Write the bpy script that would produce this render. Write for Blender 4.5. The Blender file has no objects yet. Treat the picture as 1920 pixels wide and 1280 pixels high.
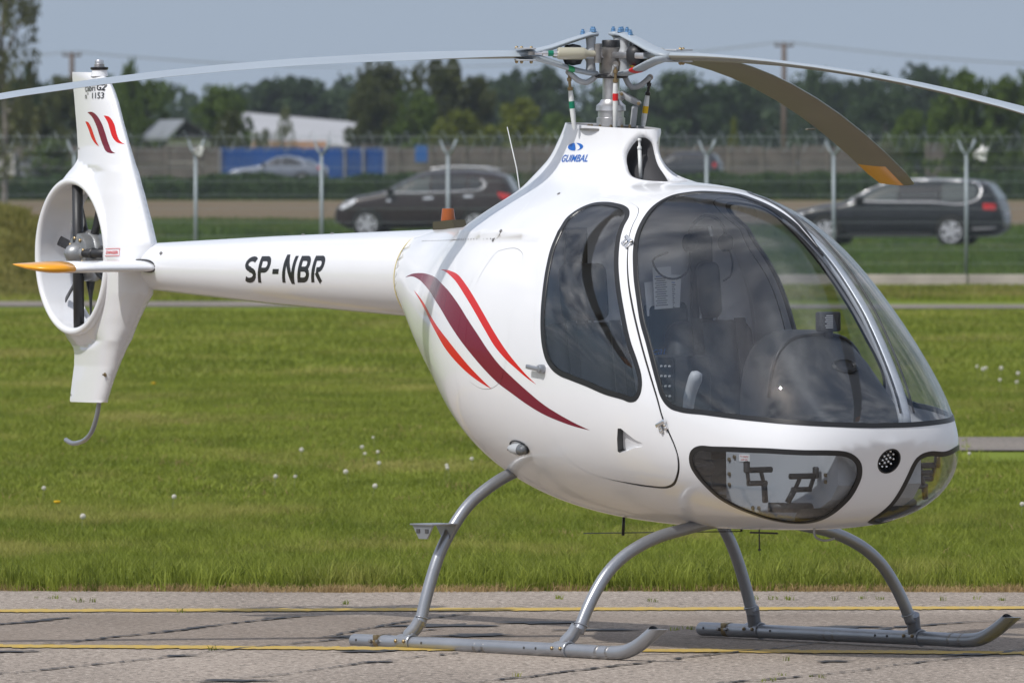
import bpy, bmesh, math, random
import numpy as np
from math import pi, sin, cos, radians, sqrt
from mathutils import Vector, Matrix, Euler
from mathutils.geometry import delaunay_2d_cdt
SC = bpy.context.scene
COL = SC.collection
RNG = np.random.default_rng(7)
random.seed(7)

# ------------------------------------------------------------------ camera
CAMH = 1.87
FPX = 24350.0                      # focal length in units of 1/1920 of the frame width
HORIZ = 299.0
PITCH = math.atan((640 - HORIZ) / FPX)
cam = bpy.data.cameras.new('camera')
cam.sensor_width = 36.0
cam.lens = FPX / 1920 * 36.0
cam.clip_start = 1.0
cam.clip_end = 9000.0
cam.dof.use_dof = True
cam.dof.focus_distance = 49.3
cam.dof.aperture_fstop = 18.0
camo = bpy.data.objects.new('camera', cam)
camo.location = (0, 0, CAMH)
camo.rotation_euler = (pi / 2 - PITCH, 0, 0)
COL.objects.link(camo)
SC.camera = camo

# ------------------------------------------------------------------ sky and sun
SUN = Vector((-0.47, -0.45, 0.76)).normalized()      # direction towards the sun
SUN_EL = math.asin(SUN.z)
world = bpy.data.worlds.new('World')
SC.world = world
world.use_nodes = True
def build_world():
    nt = world.node_tree; N = nt.nodes; L = nt.links
    N.clear()
    out = N.new('ShaderNodeOutputWorld'); bg = N.new('ShaderNodeBackground')
    bg.inputs['Strength'].default_value = 0.15
    sky = N.new('ShaderNodeTexSky'); sky.sky_type = 'NISHITA'; sky.sun_disc = False
    sky.sun_elevation = SUN_EL
    sky.sun_rotation = math.atan2(SUN.x, SUN.y)
    sky.air_density = 1.2; sky.dust_density = 2.0; sky.ozone_density = 2.0
    tc = N.new('ShaderNodeTexCoord')
    sep = N.new('ShaderNodeSeparateXYZ'); L.new(tc.outputs['Generated'], sep.inputs[0])
    # flat cloud layer: direction divided by its height
    zc = N.new('ShaderNodeMath'); zc.operation = 'MAXIMUM'; L.new(sep.outputs['Z'], zc.inputs[0]); zc.inputs[1].default_value = 0.0
    za = N.new('ShaderNodeMath'); za.operation = 'ADD'; L.new(zc.outputs[0], za.inputs[0]); za.inputs[1].default_value = 0.16
    dx = N.new('ShaderNodeMath'); dx.operation = 'DIVIDE'; L.new(sep.outputs['X'], dx.inputs[0]); L.new(za.outputs[0], dx.inputs[1])
    dy = N.new('ShaderNodeMath'); dy.operation = 'DIVIDE'; L.new(sep.outputs['Y'], dy.inputs[0]); L.new(za.outputs[0], dy.inputs[1])
    cb = N.new('ShaderNodeCombineXYZ'); L.new(dx.outputs[0], cb.inputs[0]); L.new(dy.outputs[0], cb.inputs[1])
    mp = N.new('ShaderNodeMapping'); mp.inputs['Rotation'].default_value = (0, 0, 0.6); mp.inputs['Scale'].default_value = (0.9, 2.4, 1)
    L.new(cb.outputs[0], mp.inputs[0])
    no = N.new('ShaderNodeTexNoise'); no.inputs['Scale'].default_value = 1.1; no.inputs['Detail'].default_value = 7; no.inputs['Roughness'].default_value = 0.58
    no.inputs['Distortion'].default_value = 0.5
    L.new(mp.outputs[0], no.inputs['Vector'])
    cr = N.new('ShaderNodeMapRange'); cr.inputs['From Min'].default_value = 0.38; cr.inputs['From Max'].default_value = 0.60
    L.new(no.outputs['Fac'], cr.inputs['Value'])
    no2 = N.new('ShaderNodeTexNoise'); no2.inputs['Scale'].default_value = 3.2; no2.inputs['Detail'].default_value = 6
    L.new(mp.outputs[0], no2.inputs['Vector'])
    cc = N.new('ShaderNodeMix'); cc.data_type = 'RGBA'
    c2 = N.new('ShaderNodeMapRange'); c2.inputs['From Min'].default_value = .34; c2.inputs['From Max'].default_value = .68; L.new(no2.outputs['Fac'], c2.inputs['Value']); L.new(c2.outputs[0], cc.inputs['Factor'])
    cc.inputs['A'].default_value = (1.9, 2.3, 3.3, 1); cc.inputs['B'].default_value = (12.0, 12.1, 12.6, 1)
    m1 = N.new('ShaderNodeMix'); m1.data_type = 'RGBA'
    L.new(cr.outputs[0], m1.inputs['Factor']); L.new(sky.outputs[0], m1.inputs['A']); L.new(cc.outputs['Result'], m1.inputs['B'])
    # grey-blue summer haze towards the horizon, the same all the way round
    hz = N.new('ShaderNodeMapRange'); hz.interpolation_type = 'SMOOTHSTEP'
    hz.inputs['From Min'].default_value = 0.0; hz.inputs['From Max'].default_value = 0.30
    hz.inputs['To Min'].default_value = 1.0; hz.inputs['To Max'].default_value = 0.0
    L.new(sep.outputs['Z'], hz.inputs['Value'])
    m2 = N.new('ShaderNodeMix'); m2.data_type = 'RGBA'
    L.new(hz.outputs[0], m2.inputs['Factor']); L.new(m1.outputs['Result'], m2.inputs['A'])
    m2.inputs['B'].default_value = SKY_HAZE
    L.new(m2.outputs['Result'], bg.inputs['Color']); L.new(bg.outputs[0], out.inputs['Surface'])
SKY_HAZE = (3.05, 3.68, 4.54, 1)
build_world()
sun = bpy.data.lights.new('sun', 'SUN'); sun.energy = 3.8; sun.angle = radians(0.6); sun.color = (1.0, 0.97, 0.925)
suno = bpy.data.objects.new('sun', sun); COL.objects.link(suno)
suno.rotation_euler = SUN.to_track_quat('Z', 'Y').to_euler()
SC.view_settings.view_transform = 'Standard'; SC.view_settings.look = 'None'
SC.view_settings.gamma = 1.0; SC.view_settings.use_curve_mapping = False
SC.view_settings.exposure = -0.36
SC.cycles.max_bounces = 10; SC.cycles.transparent_max_bounces = 24; SC.cycles.glossy_bounces = 5
SC.cycles.transmission_bounces = 6
SC.cycles.caustics_reflective = False; SC.cycles.caustics_refractive = False
SC.cycles.use_denoising = True
SC.cycles.sample_clamp_indirect = 6.0

# ------------------------------------------------------------------ materials
def srgb(r, g, b):
    f = lambda c: (c / 255) / 12.92 if c <= 10 else ((c / 255 + 0.055) / 1.055) ** 2.4
    return (f(r), f(g), f(b), 1)
def mat(name, col, rough=0.5, metal=0.0, spec=0.5, coat=0.0, noise=None, bump=None, emit=None):
    """noise=(scale, amount, detail) varies the colour, bump=(scale, strength) adds fine relief"""
    m = bpy.data.materials.new(name); m.use_nodes = True
    nt = m.node_tree; b = nt.nodes['Principled BSDF']
    col = tuple(col) if len(col) == 4 else tuple(col) + (1,)
    b.inputs['Base Color'].default_value = col
    b.inputs['Roughness'].default_value = rough; b.inputs['Metallic'].default_value = metal
    b.inputs['Specular IOR Level'].default_value = spec
    b.inputs['Coat Weight'].default_value = coat
    b.inputs['Coat Roughness'].default_value = 0.04
    tc = None
    if noise or bump:
        tc = nt.nodes.new('ShaderNodeTexCoord')
    if noise:
        n = nt.nodes.new('ShaderNodeTexNoise'); n.inputs['Scale'].default_value = noise[0]; n.inputs['Detail'].default_value = noise[2] if len(noise) > 2 else 4
        nt.links.new(tc.outputs['Object'], n.inputs['Vector'])
        mr = nt.nodes.new('ShaderNodeMapRange'); mr.inputs['From Min'].default_value = 0.3; mr.inputs['From Max'].default_value = 0.7
        mr.inputs['To Min'].default_value = 1 - noise[1]; mr.inputs['To Max'].default_value = 1 + noise[1] * 0.4
        nt.links.new(n.outputs['Fac'], mr.inputs['Value'])
        mx = nt.nodes.new('ShaderNodeVectorMath'); mx.operation = 'SCALE'; mx.inputs[0].default_value = col[:3]
        nt.links.new(mr.outputs[0], mx.inputs['Scale']); nt.links.new(mx.outputs[0], b.inputs['Base Color'])
    if bump:
        n = nt.nodes.new('ShaderNodeTexNoise'); n.inputs['Scale'].default_value = bump[0]; n.inputs['Detail'].default_value = 3
        nt.links.new(tc.outputs['Object'], n.inputs['Vector'])
        bp = nt.nodes.new('ShaderNodeBump'); bp.inputs['Strength'].default_value = bump[1]; bp.inputs['Distance'].default_value = 0.01
        nt.links.new(n.outputs['Fac'], bp.inputs['Height']); nt.links.new(bp.outputs[0], b.inputs['Normal'])
    if emit:
        b.inputs['Emission Color'].default_value = tuple(emit[:3]) + (1,); b.inputs['Emission Strength'].default_value = emit[3]
    return m
def glass_mat(name, tint, ior=1.5, rough=0.0, dirt=0.0):
    """thin acrylic: tinted straight-through transmission under a Fresnel reflection"""
    m = bpy.data.materials.new(name); m.use_nodes = True
    nt = m.node_tree; N = nt.nodes; L = nt.links; N.clear()
    out = N.new('ShaderNodeOutputMaterial'); tr = N.new('ShaderNodeBsdfTransparent'); tr.inputs[0].default_value = tuple(tint) + (1,)
    gl = N.new('ShaderNodeBsdfGlossy'); gl.inputs['Roughness'].default_value = max(rough, .012)
    fr = N.new('ShaderNodeFresnel'); ge = N.new('ShaderNodeNewGeometry')      # same air-to-acrylic Fresnel on both faces of the sheet
    im = N.new('ShaderNodeMapRange'); im.inputs['To Min'].default_value = ior; im.inputs['To Max'].default_value = 1 / ior
    L.new(ge.outputs['Backfacing'], im.inputs['Value']); L.new(im.outputs[0], fr.inputs['IOR'])
    mx = N.new('ShaderNodeMixShader'); L.new(fr.outputs[0], mx.inputs[0]); L.new(tr.outputs[0], mx.inputs[1]); L.new(gl.outputs[0], mx.inputs[2])
    if dirt > 0:
        df = N.new('ShaderNodeBsdfDiffuse'); df.inputs[0].default_value = (.6, .6, .58, 1)
        tc = N.new('ShaderNodeTexCoord'); n = N.new('ShaderNodeTexNoise'); n.inputs['Scale'].default_value = 5; n.inputs['Detail'].default_value = 8
        L.new(tc.outputs['Object'], n.inputs['Vector'])
        mr = N.new('ShaderNodeMapRange'); mr.inputs['From Min'].default_value = .35; mr.inputs['From Max'].default_value = .8; mr.inputs['To Min'].default_value = 0; mr.inputs['To Max'].default_value = dirt
        L.new(n.outputs['Fac'], mr.inputs['Value'])
        m2 = N.new('ShaderNodeMixShader'); L.new(mr.outputs[0], m2.inputs[0]); L.new(mx.outputs[0], m2.inputs[1]); L.new(df.outputs[0], m2.inputs[2])
        mx = m2
    L.new(mx.outputs[0], out.inputs[0])
    return m
M = {}
M['white'] = mat('white_paint', (.77, .78, .805), .22, coat=.5, noise=(3.0, .03))
M['liner'] = mat('cabin_liner', (.55, .55, .57), .7)
M['post'] = mat('post_silver', (.60, .62, .66), .35, metal=.2)
M['darkliner'] = mat('dark_liner', (.055, .055, .06), .8)
M['rubber'] = mat('black_gasket', (.012, .012, .013), .35)
M['seam'] = mat('dark_grey_matt', (.06, .06, .06), .7)  # plain dark grey of the slots, skid rivets and drain mast
M['groove'] = mat('panel_groove', (.16, .16, .16), .6)
M['maroon'] = mat('maroon_decal', (.165, .004, .022), .25, spec=.35, coat=.15)
M['red'] = mat('red_decal', (.58, .010, .008), .25, spec=.35, coat=.15)
M['black'] = mat('black_paint', (.012, .012, .014), .3)
M['blue'] = mat('blue_decal', (.0, .11, .46), .3)
M['redink'] = mat('red_ink', (.6, .03, .04), .4)
M['yellow'] = mat('orange_paint', (.85, .36, .0), .28, coat=.5)
M['silver'] = mat('silver_tube_paint', (.33, .345, .375), .32, metal=.6, noise=(9, .10), bump=(160, .05))
M['alu'] = mat('bare_aluminium', (.62, .62, .64), .38, metal=.9, noise=(30, .2))
M['steel'] = mat('dull_steel', (.33, .32, .31), .42, metal=.85, noise=(40, .25))
M['bolt'] = mat('brass_bolt', (.30, .23, .13), .4, metal=.8)
M['nut'] = mat('blue_nut', (.16, .31, .52), .35, metal=.5)
M['blade'] = mat('blade_paint', (.35, .40, .45), .38, noise=(2, .08))
M['bladeunder'] = mat('blade_underside', (.19, .18, .145), .45, noise=(3, .1))  # brown-grey underside, with the green reflection of the grass mixed into its colour
M['hubgrey'] = mat('hub_grey_paint', (.42, .44, .46), .42, noise=(20, .12))
M['darkgrey'] = mat('dark_composite', (.022, .023, .026), .45)
M['damper'] = mat('damper_beige', (.40, .38, .29), .3, coat=.3)
M['green'] = mat('green_tape', (.0, .18, .10), .4)
M['greenb'] = mat('bright_green_tape', (.02, .33, .12), .45)
M['redtape'] = mat('red_tape', (.6, .015, .02), .4)
M['yeltape'] = mat('yellow_tape', (.75, .45, .0), .4)
M['rod'] = mat('white_rod', (.68, .70, .70), .4, noise=(25, .12))
M['gearbox'] = mat('gearbox_grey', (.30, .31, .32), .38, metal=.5, noise=(25, .2))
M['leather'] = mat('dark_leather', (.045, .047, .05), .5, bump=(60, .03))
M['belt'] = mat('seat_belt', (.03, .03, .032), .8)
M['panel'] = mat('console_black', (.030, .031, .034), .55)
M['grip'] = mat('grip_grey', (.50, .51, .52), .45)
M['paper'] = mat('paper', (.78, .78, .78), .8)
M['ink'] = mat('ink', (.12, .12, .14), .8)
M['bag'] = mat('bag_cloth', (.04, .055, .06), .9, noise=(20, .3))
M['tunnel'] = mat('tunnel_grey', (.40, .42, .45), .55, noise=(4, .08))
M['amber'] = mat('amber_lens', (.30, .075, .012), .2)
M['brass'] = mat('mount_olive', (.075, .065, .04), .45, metal=.3)
M['chrome'] = mat('chrome', (.8, .8, .8), .12, metal=1.0)
M['lens'] = mat('lamp_lens', (.10, .11, .12), .05, spec=1.0)
M['glass'] = glass_mat('acrylic_glass', (.91, .925, .94), 1.56, 0.0, 0)
M['seal'] = mat('sealant', (.62, .53, .24), .5)

# ------------------------------------------------------------------ mesh helpers
def link(name, V, F, m, parent=None, smooth=True, normals=None, mi=None, loc=None):
    me = bpy.data.meshes.new(name)
    V = np.asarray(V, float)
    me.from_pydata(V.tolist(), [], [list(map(int, f)) for f in F])
    ms = m if isinstance(m, (list, tuple)) else [m]
    for a in ms: me.materials.append(a)
    if mi is not None: me.polygons.foreach_set('material_index', np.asarray(mi, np.int32))
    me.polygons.foreach_set('use_smooth', np.full(len(me.polygons), bool(smooth)))
    if smooth == 'auto':
        me.set_sharp_from_angle(angle=radians(38))
    me.update()
    if normals is not None:
        me.normals_split_custom_set_from_vertices(np.asarray(normals).tolist())
    o = bpy.data.objects.new(name, me); COL.objects.link(o)
    if parent: o.parent = parent
    if loc is not None: o.location = loc
    return o
def thing(name, label, cat, loc=(0, 0, 0), rz=0.0, group=None):
    o = bpy.data.objects.new(name, None); COL.objects.link(o)
    o.empty_display_size = .2; o.location = loc; o.rotation_euler = (0, 0, rz)
    return tag(o, label, cat, group)
def tag(o, label, cat, group=None):
    o['label'] = label; o['category'] = cat
    if group: o['group'] = group
    return o
def kind(o, k):
    o['kind'] = k; return o
def dup_tree(o, parent=None):
    c = o.copy(); COL.objects.link(c)
    if parent: c.parent = parent
    for ch in list(o.children): dup_tree(ch, c)
    return c
def merge(parts):
    V = []; F = []; n = 0
    for v, f in parts:
        v = np.asarray(v, float); V.append(v); F += [[i + n for i in q] for q in f]; n += len(v)
    return np.concatenate(V), F
def xf(vf, R=None, t=(0, 0, 0)):
    v, f = vf; v = np.asarray(v, float)
    if R is not None: v = v @ np.asarray(R, float).T
    return v + np.asarray(t, float), f
def rot(axis, a):
    return np.array(Matrix.Rotation(a, 3, axis))
def frame(d, up=(0, 0, 1)):
    """matrix whose columns are two normals and the direction d"""
    d = np.asarray(d, float); d = d / np.linalg.norm(d)
    u = np.asarray(up, float)
    if abs(d @ u) > .97: u = np.array([1., 0, 0])
    a = np.cross(u, d); a /= np.linalg.norm(a); b = np.cross(d, a)
    return np.stack([a, b, d], 1)
def tube(pts, r, n=12, caps=True, closed=False):
    P = np.asarray(pts, float); k = len(P)
    r = np.full(k, float(r)) if np.isscalar(r) else np.asarray(r, float)
    if closed: T = np.roll(P, -1, 0) - np.roll(P, 1, 0)
    else: T = np.gradient(P, axis=0)
    T /= np.linalg.norm(T, axis=1)[:, None]
    B = frame(T[0]); a = B[:, 0]
    V = []
    ang = np.arange(n) * 2 * pi / n
    for i in range(k):
        a = a - T[i] * (a @ T[i]); a /= np.linalg.norm(a); b = np.cross(T[i], a)
        V.append(P[i] + r[i] * (np.cos(ang)[:, None] * a + np.sin(ang)[:, None] * b))
    V = np.concatenate(V); F = []
    for i in range(k if closed else k - 1):
        j = (i + 1) % k
        for q in range(n):
            w = (q + 1) % n
            F.append([i * n + q, i * n + w, j * n + w, j * n + q])
    if caps and not closed:
        F.append(list(range(n))[::-1]); F.append([(k - 1) * n + q for q in range(n)])
    return V, F
def lathe(prof, n=24, o=(0, 0, 0), d=(0, 0, 1), caps=True):
    """prof: (radius, height) list turned about direction d through o"""
    B = frame(d); V = []; F = []
    ang = np.arange(n) * 2 * pi / n
    for r, h in prof:
        V.append(np.asarray(o) + r * (np.cos(ang)[:, None] * B[:, 0] + np.sin(ang)[:, None] * B[:, 1]) + h * B[:, 2])
    for i in range(len(prof) - 1):
        for q in range(n):
            w = (q + 1) % n
            F.append([i * n + q, i * n + w, (i + 1) * n + w, (i + 1) * n + q])
    if caps and prof[0][0] > 1e-5: F.append(list(range(n))[::-1])
    if caps and prof[-1][0] > 1e-5: F.append([(len(prof) - 1) * n + q for q in range(n)])
    return np.concatenate(V), F
def rbox(sx, sy, sz, bev=.005, seg=2):
    bm = bmesh.new(); bmesh.ops.create_cube(bm, size=1)
    bmesh.ops.scale(bm, vec=(sx, sy, sz), verts=bm.verts)
    if bev: bmesh.ops.bevel(bm, geom=bm.edges[:] + bm.verts[:], offset=bev, segments=seg, affect='EDGES', profile=.5)
    V = [v.co[:] for v in bm.verts]; bm.verts.index_update()
    F = [[v.index for v in f.verts] for f in bm.faces]; bm.free()
    return np.array(V), F
def rod(a, b, r, n=10):
    return tube([a, b], r, n)
def prism(poly, d, axis='y', t0=0.0):
    """polygon in a plane pushed along the third axis; poly gives the other two coordinates"""
    k = len(poly); P = np.asarray(poly, float)
    def put(w):
        z = np.full(k, w)
        return {'y': np.stack([P[:, 0], z, P[:, 1]], 1), 'x': np.stack([z, P[:, 0], P[:, 1]], 1), 'z': np.stack([P[:, 0], P[:, 1], z], 1)}[axis]
    V = np.concatenate([put(t0), put(t0 + d)])
    F = [list(range(k)), list(range(k, 2 * k))[::-1]] + [[i, i + k, (i + 1) % k + k, (i + 1) % k] for i in range(k)]
    return V, F
def fixn(vf):
    bm = bmesh.new(); vs = [bm.verts.new(v) for v in vf[0]]
    for f in vf[1]:
        try: bm.faces.new([vs[i] for i in f])
        except ValueError: pass
    bmesh.ops.recalc_face_normals(bm, faces=bm.faces)
    bm.verts.index_update()
    r = np.array([v.co[:] for v in bm.verts]), [[v.index for v in f.verts] for f in bm.faces]
    bm.free(); return r
def inpoly(P, poly):
    P = np.asarray(P, float); poly = np.asarray(poly, float)
    x, y = P[:, 0], P[:, 1]; c = np.zeros(len(P), bool)
    a = poly; b = np.roll(poly, -1, 0)
    for (x1, y1), (x2, y2) in zip(a, b):
        if y1 == y2: continue
        m = ((y1 > y) != (y2 > y)) & (x < (x2 - x1) * (y - y1) / (y2 - y1) + x1)
        c ^= m
    return c
def spline(xs, ys):
    xs = np.asarray(xs, float); ys = np.asarray(ys, float); n = len(xs); h = np.diff(xs)
    A = np.zeros((n, n)); b = np.zeros(n); A[0, 0] = A[-1, -1] = 1; A[0, 1] = -1; A[-1, -2] = -1
    for i in range(1, n - 1):
        A[i, i - 1] = h[i - 1]; A[i, i] = 2 * (h[i - 1] + h[i]); A[i, i + 1] = h[i]
        b[i] = 6 * ((ys[i + 1] - ys[i]) / h[i] - (ys[i] - ys[i - 1]) / h[i - 1])
    Q = np.linalg.solve(A, b)
    def f(x):
        x = np.asarray(x, float); i = np.clip(np.searchsorted(xs, x) - 1, 0, n - 2)
        t = x - xs[i]; hh = h[i]; u = xs[i + 1] - x
        return Q[i] * u ** 3 / (6 * hh) + Q[i + 1] * t ** 3 / (6 * hh) + (ys[i] / hh - Q[i] * hh / 6) * u + (ys[i + 1] / hh - Q[i + 1] * hh / 6) * t
    return f
def catmull(P, step, closed=True):
    """smooth curve through points, resampled to about `step`"""
    P = np.asarray(P, float); n = len(P); out = []
    rng = range(n) if closed else range(n - 1)
    for i in rng:
        if closed: p0, p1, p2, p3 = P[i - 1], P[i], P[(i + 1) % n], P[(i + 2) % n]
        else: p0, p1, p2, p3 = P[max(i - 1, 0)], P[i], P[i + 1], P[min(i + 2, n - 1)]
        # centripetal-like tangents keep corners from overshooting
        d1 = np.linalg.norm(p2 - p1) + 1e-9; d0 = np.linalg.norm(p1 - p0) + 1e-9; d2 = np.linalg.norm(p3 - p2) + 1e-9
        m1 = ((p1 - p0) / d0 * d1 + (p2 - p1) / d1 * d0) / (d0 + d1) * d1
        m2 = ((p2 - p1) / d1 * d2 + (p3 - p2) / d2 * d1) / (d1 + d2) * d1
        k = max(1, int(round(d1 / step)))
        for j in range(k):
            t = j / k
            out.append((2 * t ** 3 - 3 * t ** 2 + 1) * p1 + (t ** 3 - 2 * t ** 2 + t) * m1 + (-2 * t ** 3 + 3 * t ** 2) * p2 + (t ** 3 - t ** 2) * m2)
    if not closed: out.append(P[-1])
    return np.array(out)
def cdt(pts2, loops):
    """triangulate points with closed (or open) constraint loops; returns 2-D verts and triangles"""
    vs = [Vector(p) for p in pts2]; es = []
    for lp, closed in loops:
        n = len(vs); k = len(lp)
        vs += [Vector(p) for p in lp]
        es += [(n + i, n + (i + 1) % k) for i in range(k if closed else k - 1)]
    r = delaunay_2d_cdt(vs, es, [], 0, 1e-7, False)
    return np.array([v[:] for v in r[0]]), np.array([list(f) for f in r[2]], int)
def shell(V, T, Nn, t):
    """give a triangle sheet thickness t inwards; returns verts, faces, normals, material index (1 = inner side, 2 = rim)"""
    n = len(V); V2 = np.concatenate([V, V - Nn * t]); NN = np.concatenate([Nn, -Nn])
    F = [list(f) for f in T]; mi = [0] * len(F)
    F += [[f[2] + n, f[1] + n, f[0] + n] for f in T]; mi += [1] * len(T)
    E = np.concatenate([T[:, [0, 1]], T[:, [1, 2]], T[:, [2, 0]]])
    key = np.sort(E, 1); _, idx, cnt = np.unique(key, axis=0, return_index=True, return_counts=True)
    for i in idx[cnt == 1]:
        a, b = E[i]; F.append([b, a, a + n, b + n]); mi.append(0)
    return V2, F, NN, mi
def submesh(V, T, Nn):
    u, inv = np.unique(T, return_inverse=True)
    return V[u], inv.reshape(-1, 3), Nn[u]
def weld(V, T, Nn, tol=2e-5):
    k = np.round(V / tol).astype(np.int64)
    _, i, inv = np.unique(k, axis=0, return_index=True, return_inverse=True)
    T = inv.reshape(-1)[T]; ok = (T[:, 0] != T[:, 1]) & (T[:, 1] != T[:, 2]) & (T[:, 2] != T[:, 0])
    N2 = np.zeros((len(i), 3)); np.add.at(N2, inv.reshape(-1), Nn); N2 /= np.maximum(np.linalg.norm(N2, axis=1)[:, None], 1e-9)
    return V[i], T[ok], N2
def at(px, d, py=None):
    """world X (and Z) of a sight line at distance d"""
    X = (px - 960) / FPX * d
    return X if py is None else (X, CAMH + (HORIZ - py) / FPX * d)
# =================================================================== helicopter
PSI = radians(56.5); RHO = 0.010
CS, SN = cos(PSI), sin(PSI)
HELI = thing('helicopter', 'white two-seat helicopter with red and maroon stripes parked on the apron', 'helicopter')
HELI.matrix_world = Matrix.Translation((0.4004, 50.0, 0.0)) @ Matrix.Rotation(-RHO, 4, 'Y') @ Matrix.Rotation(-PSI, 4, 'Z')
def w2b(dx, dy, z):
    return np.array([dx * CS - dy * SN, dx * SN + dy * CS, z])
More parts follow.
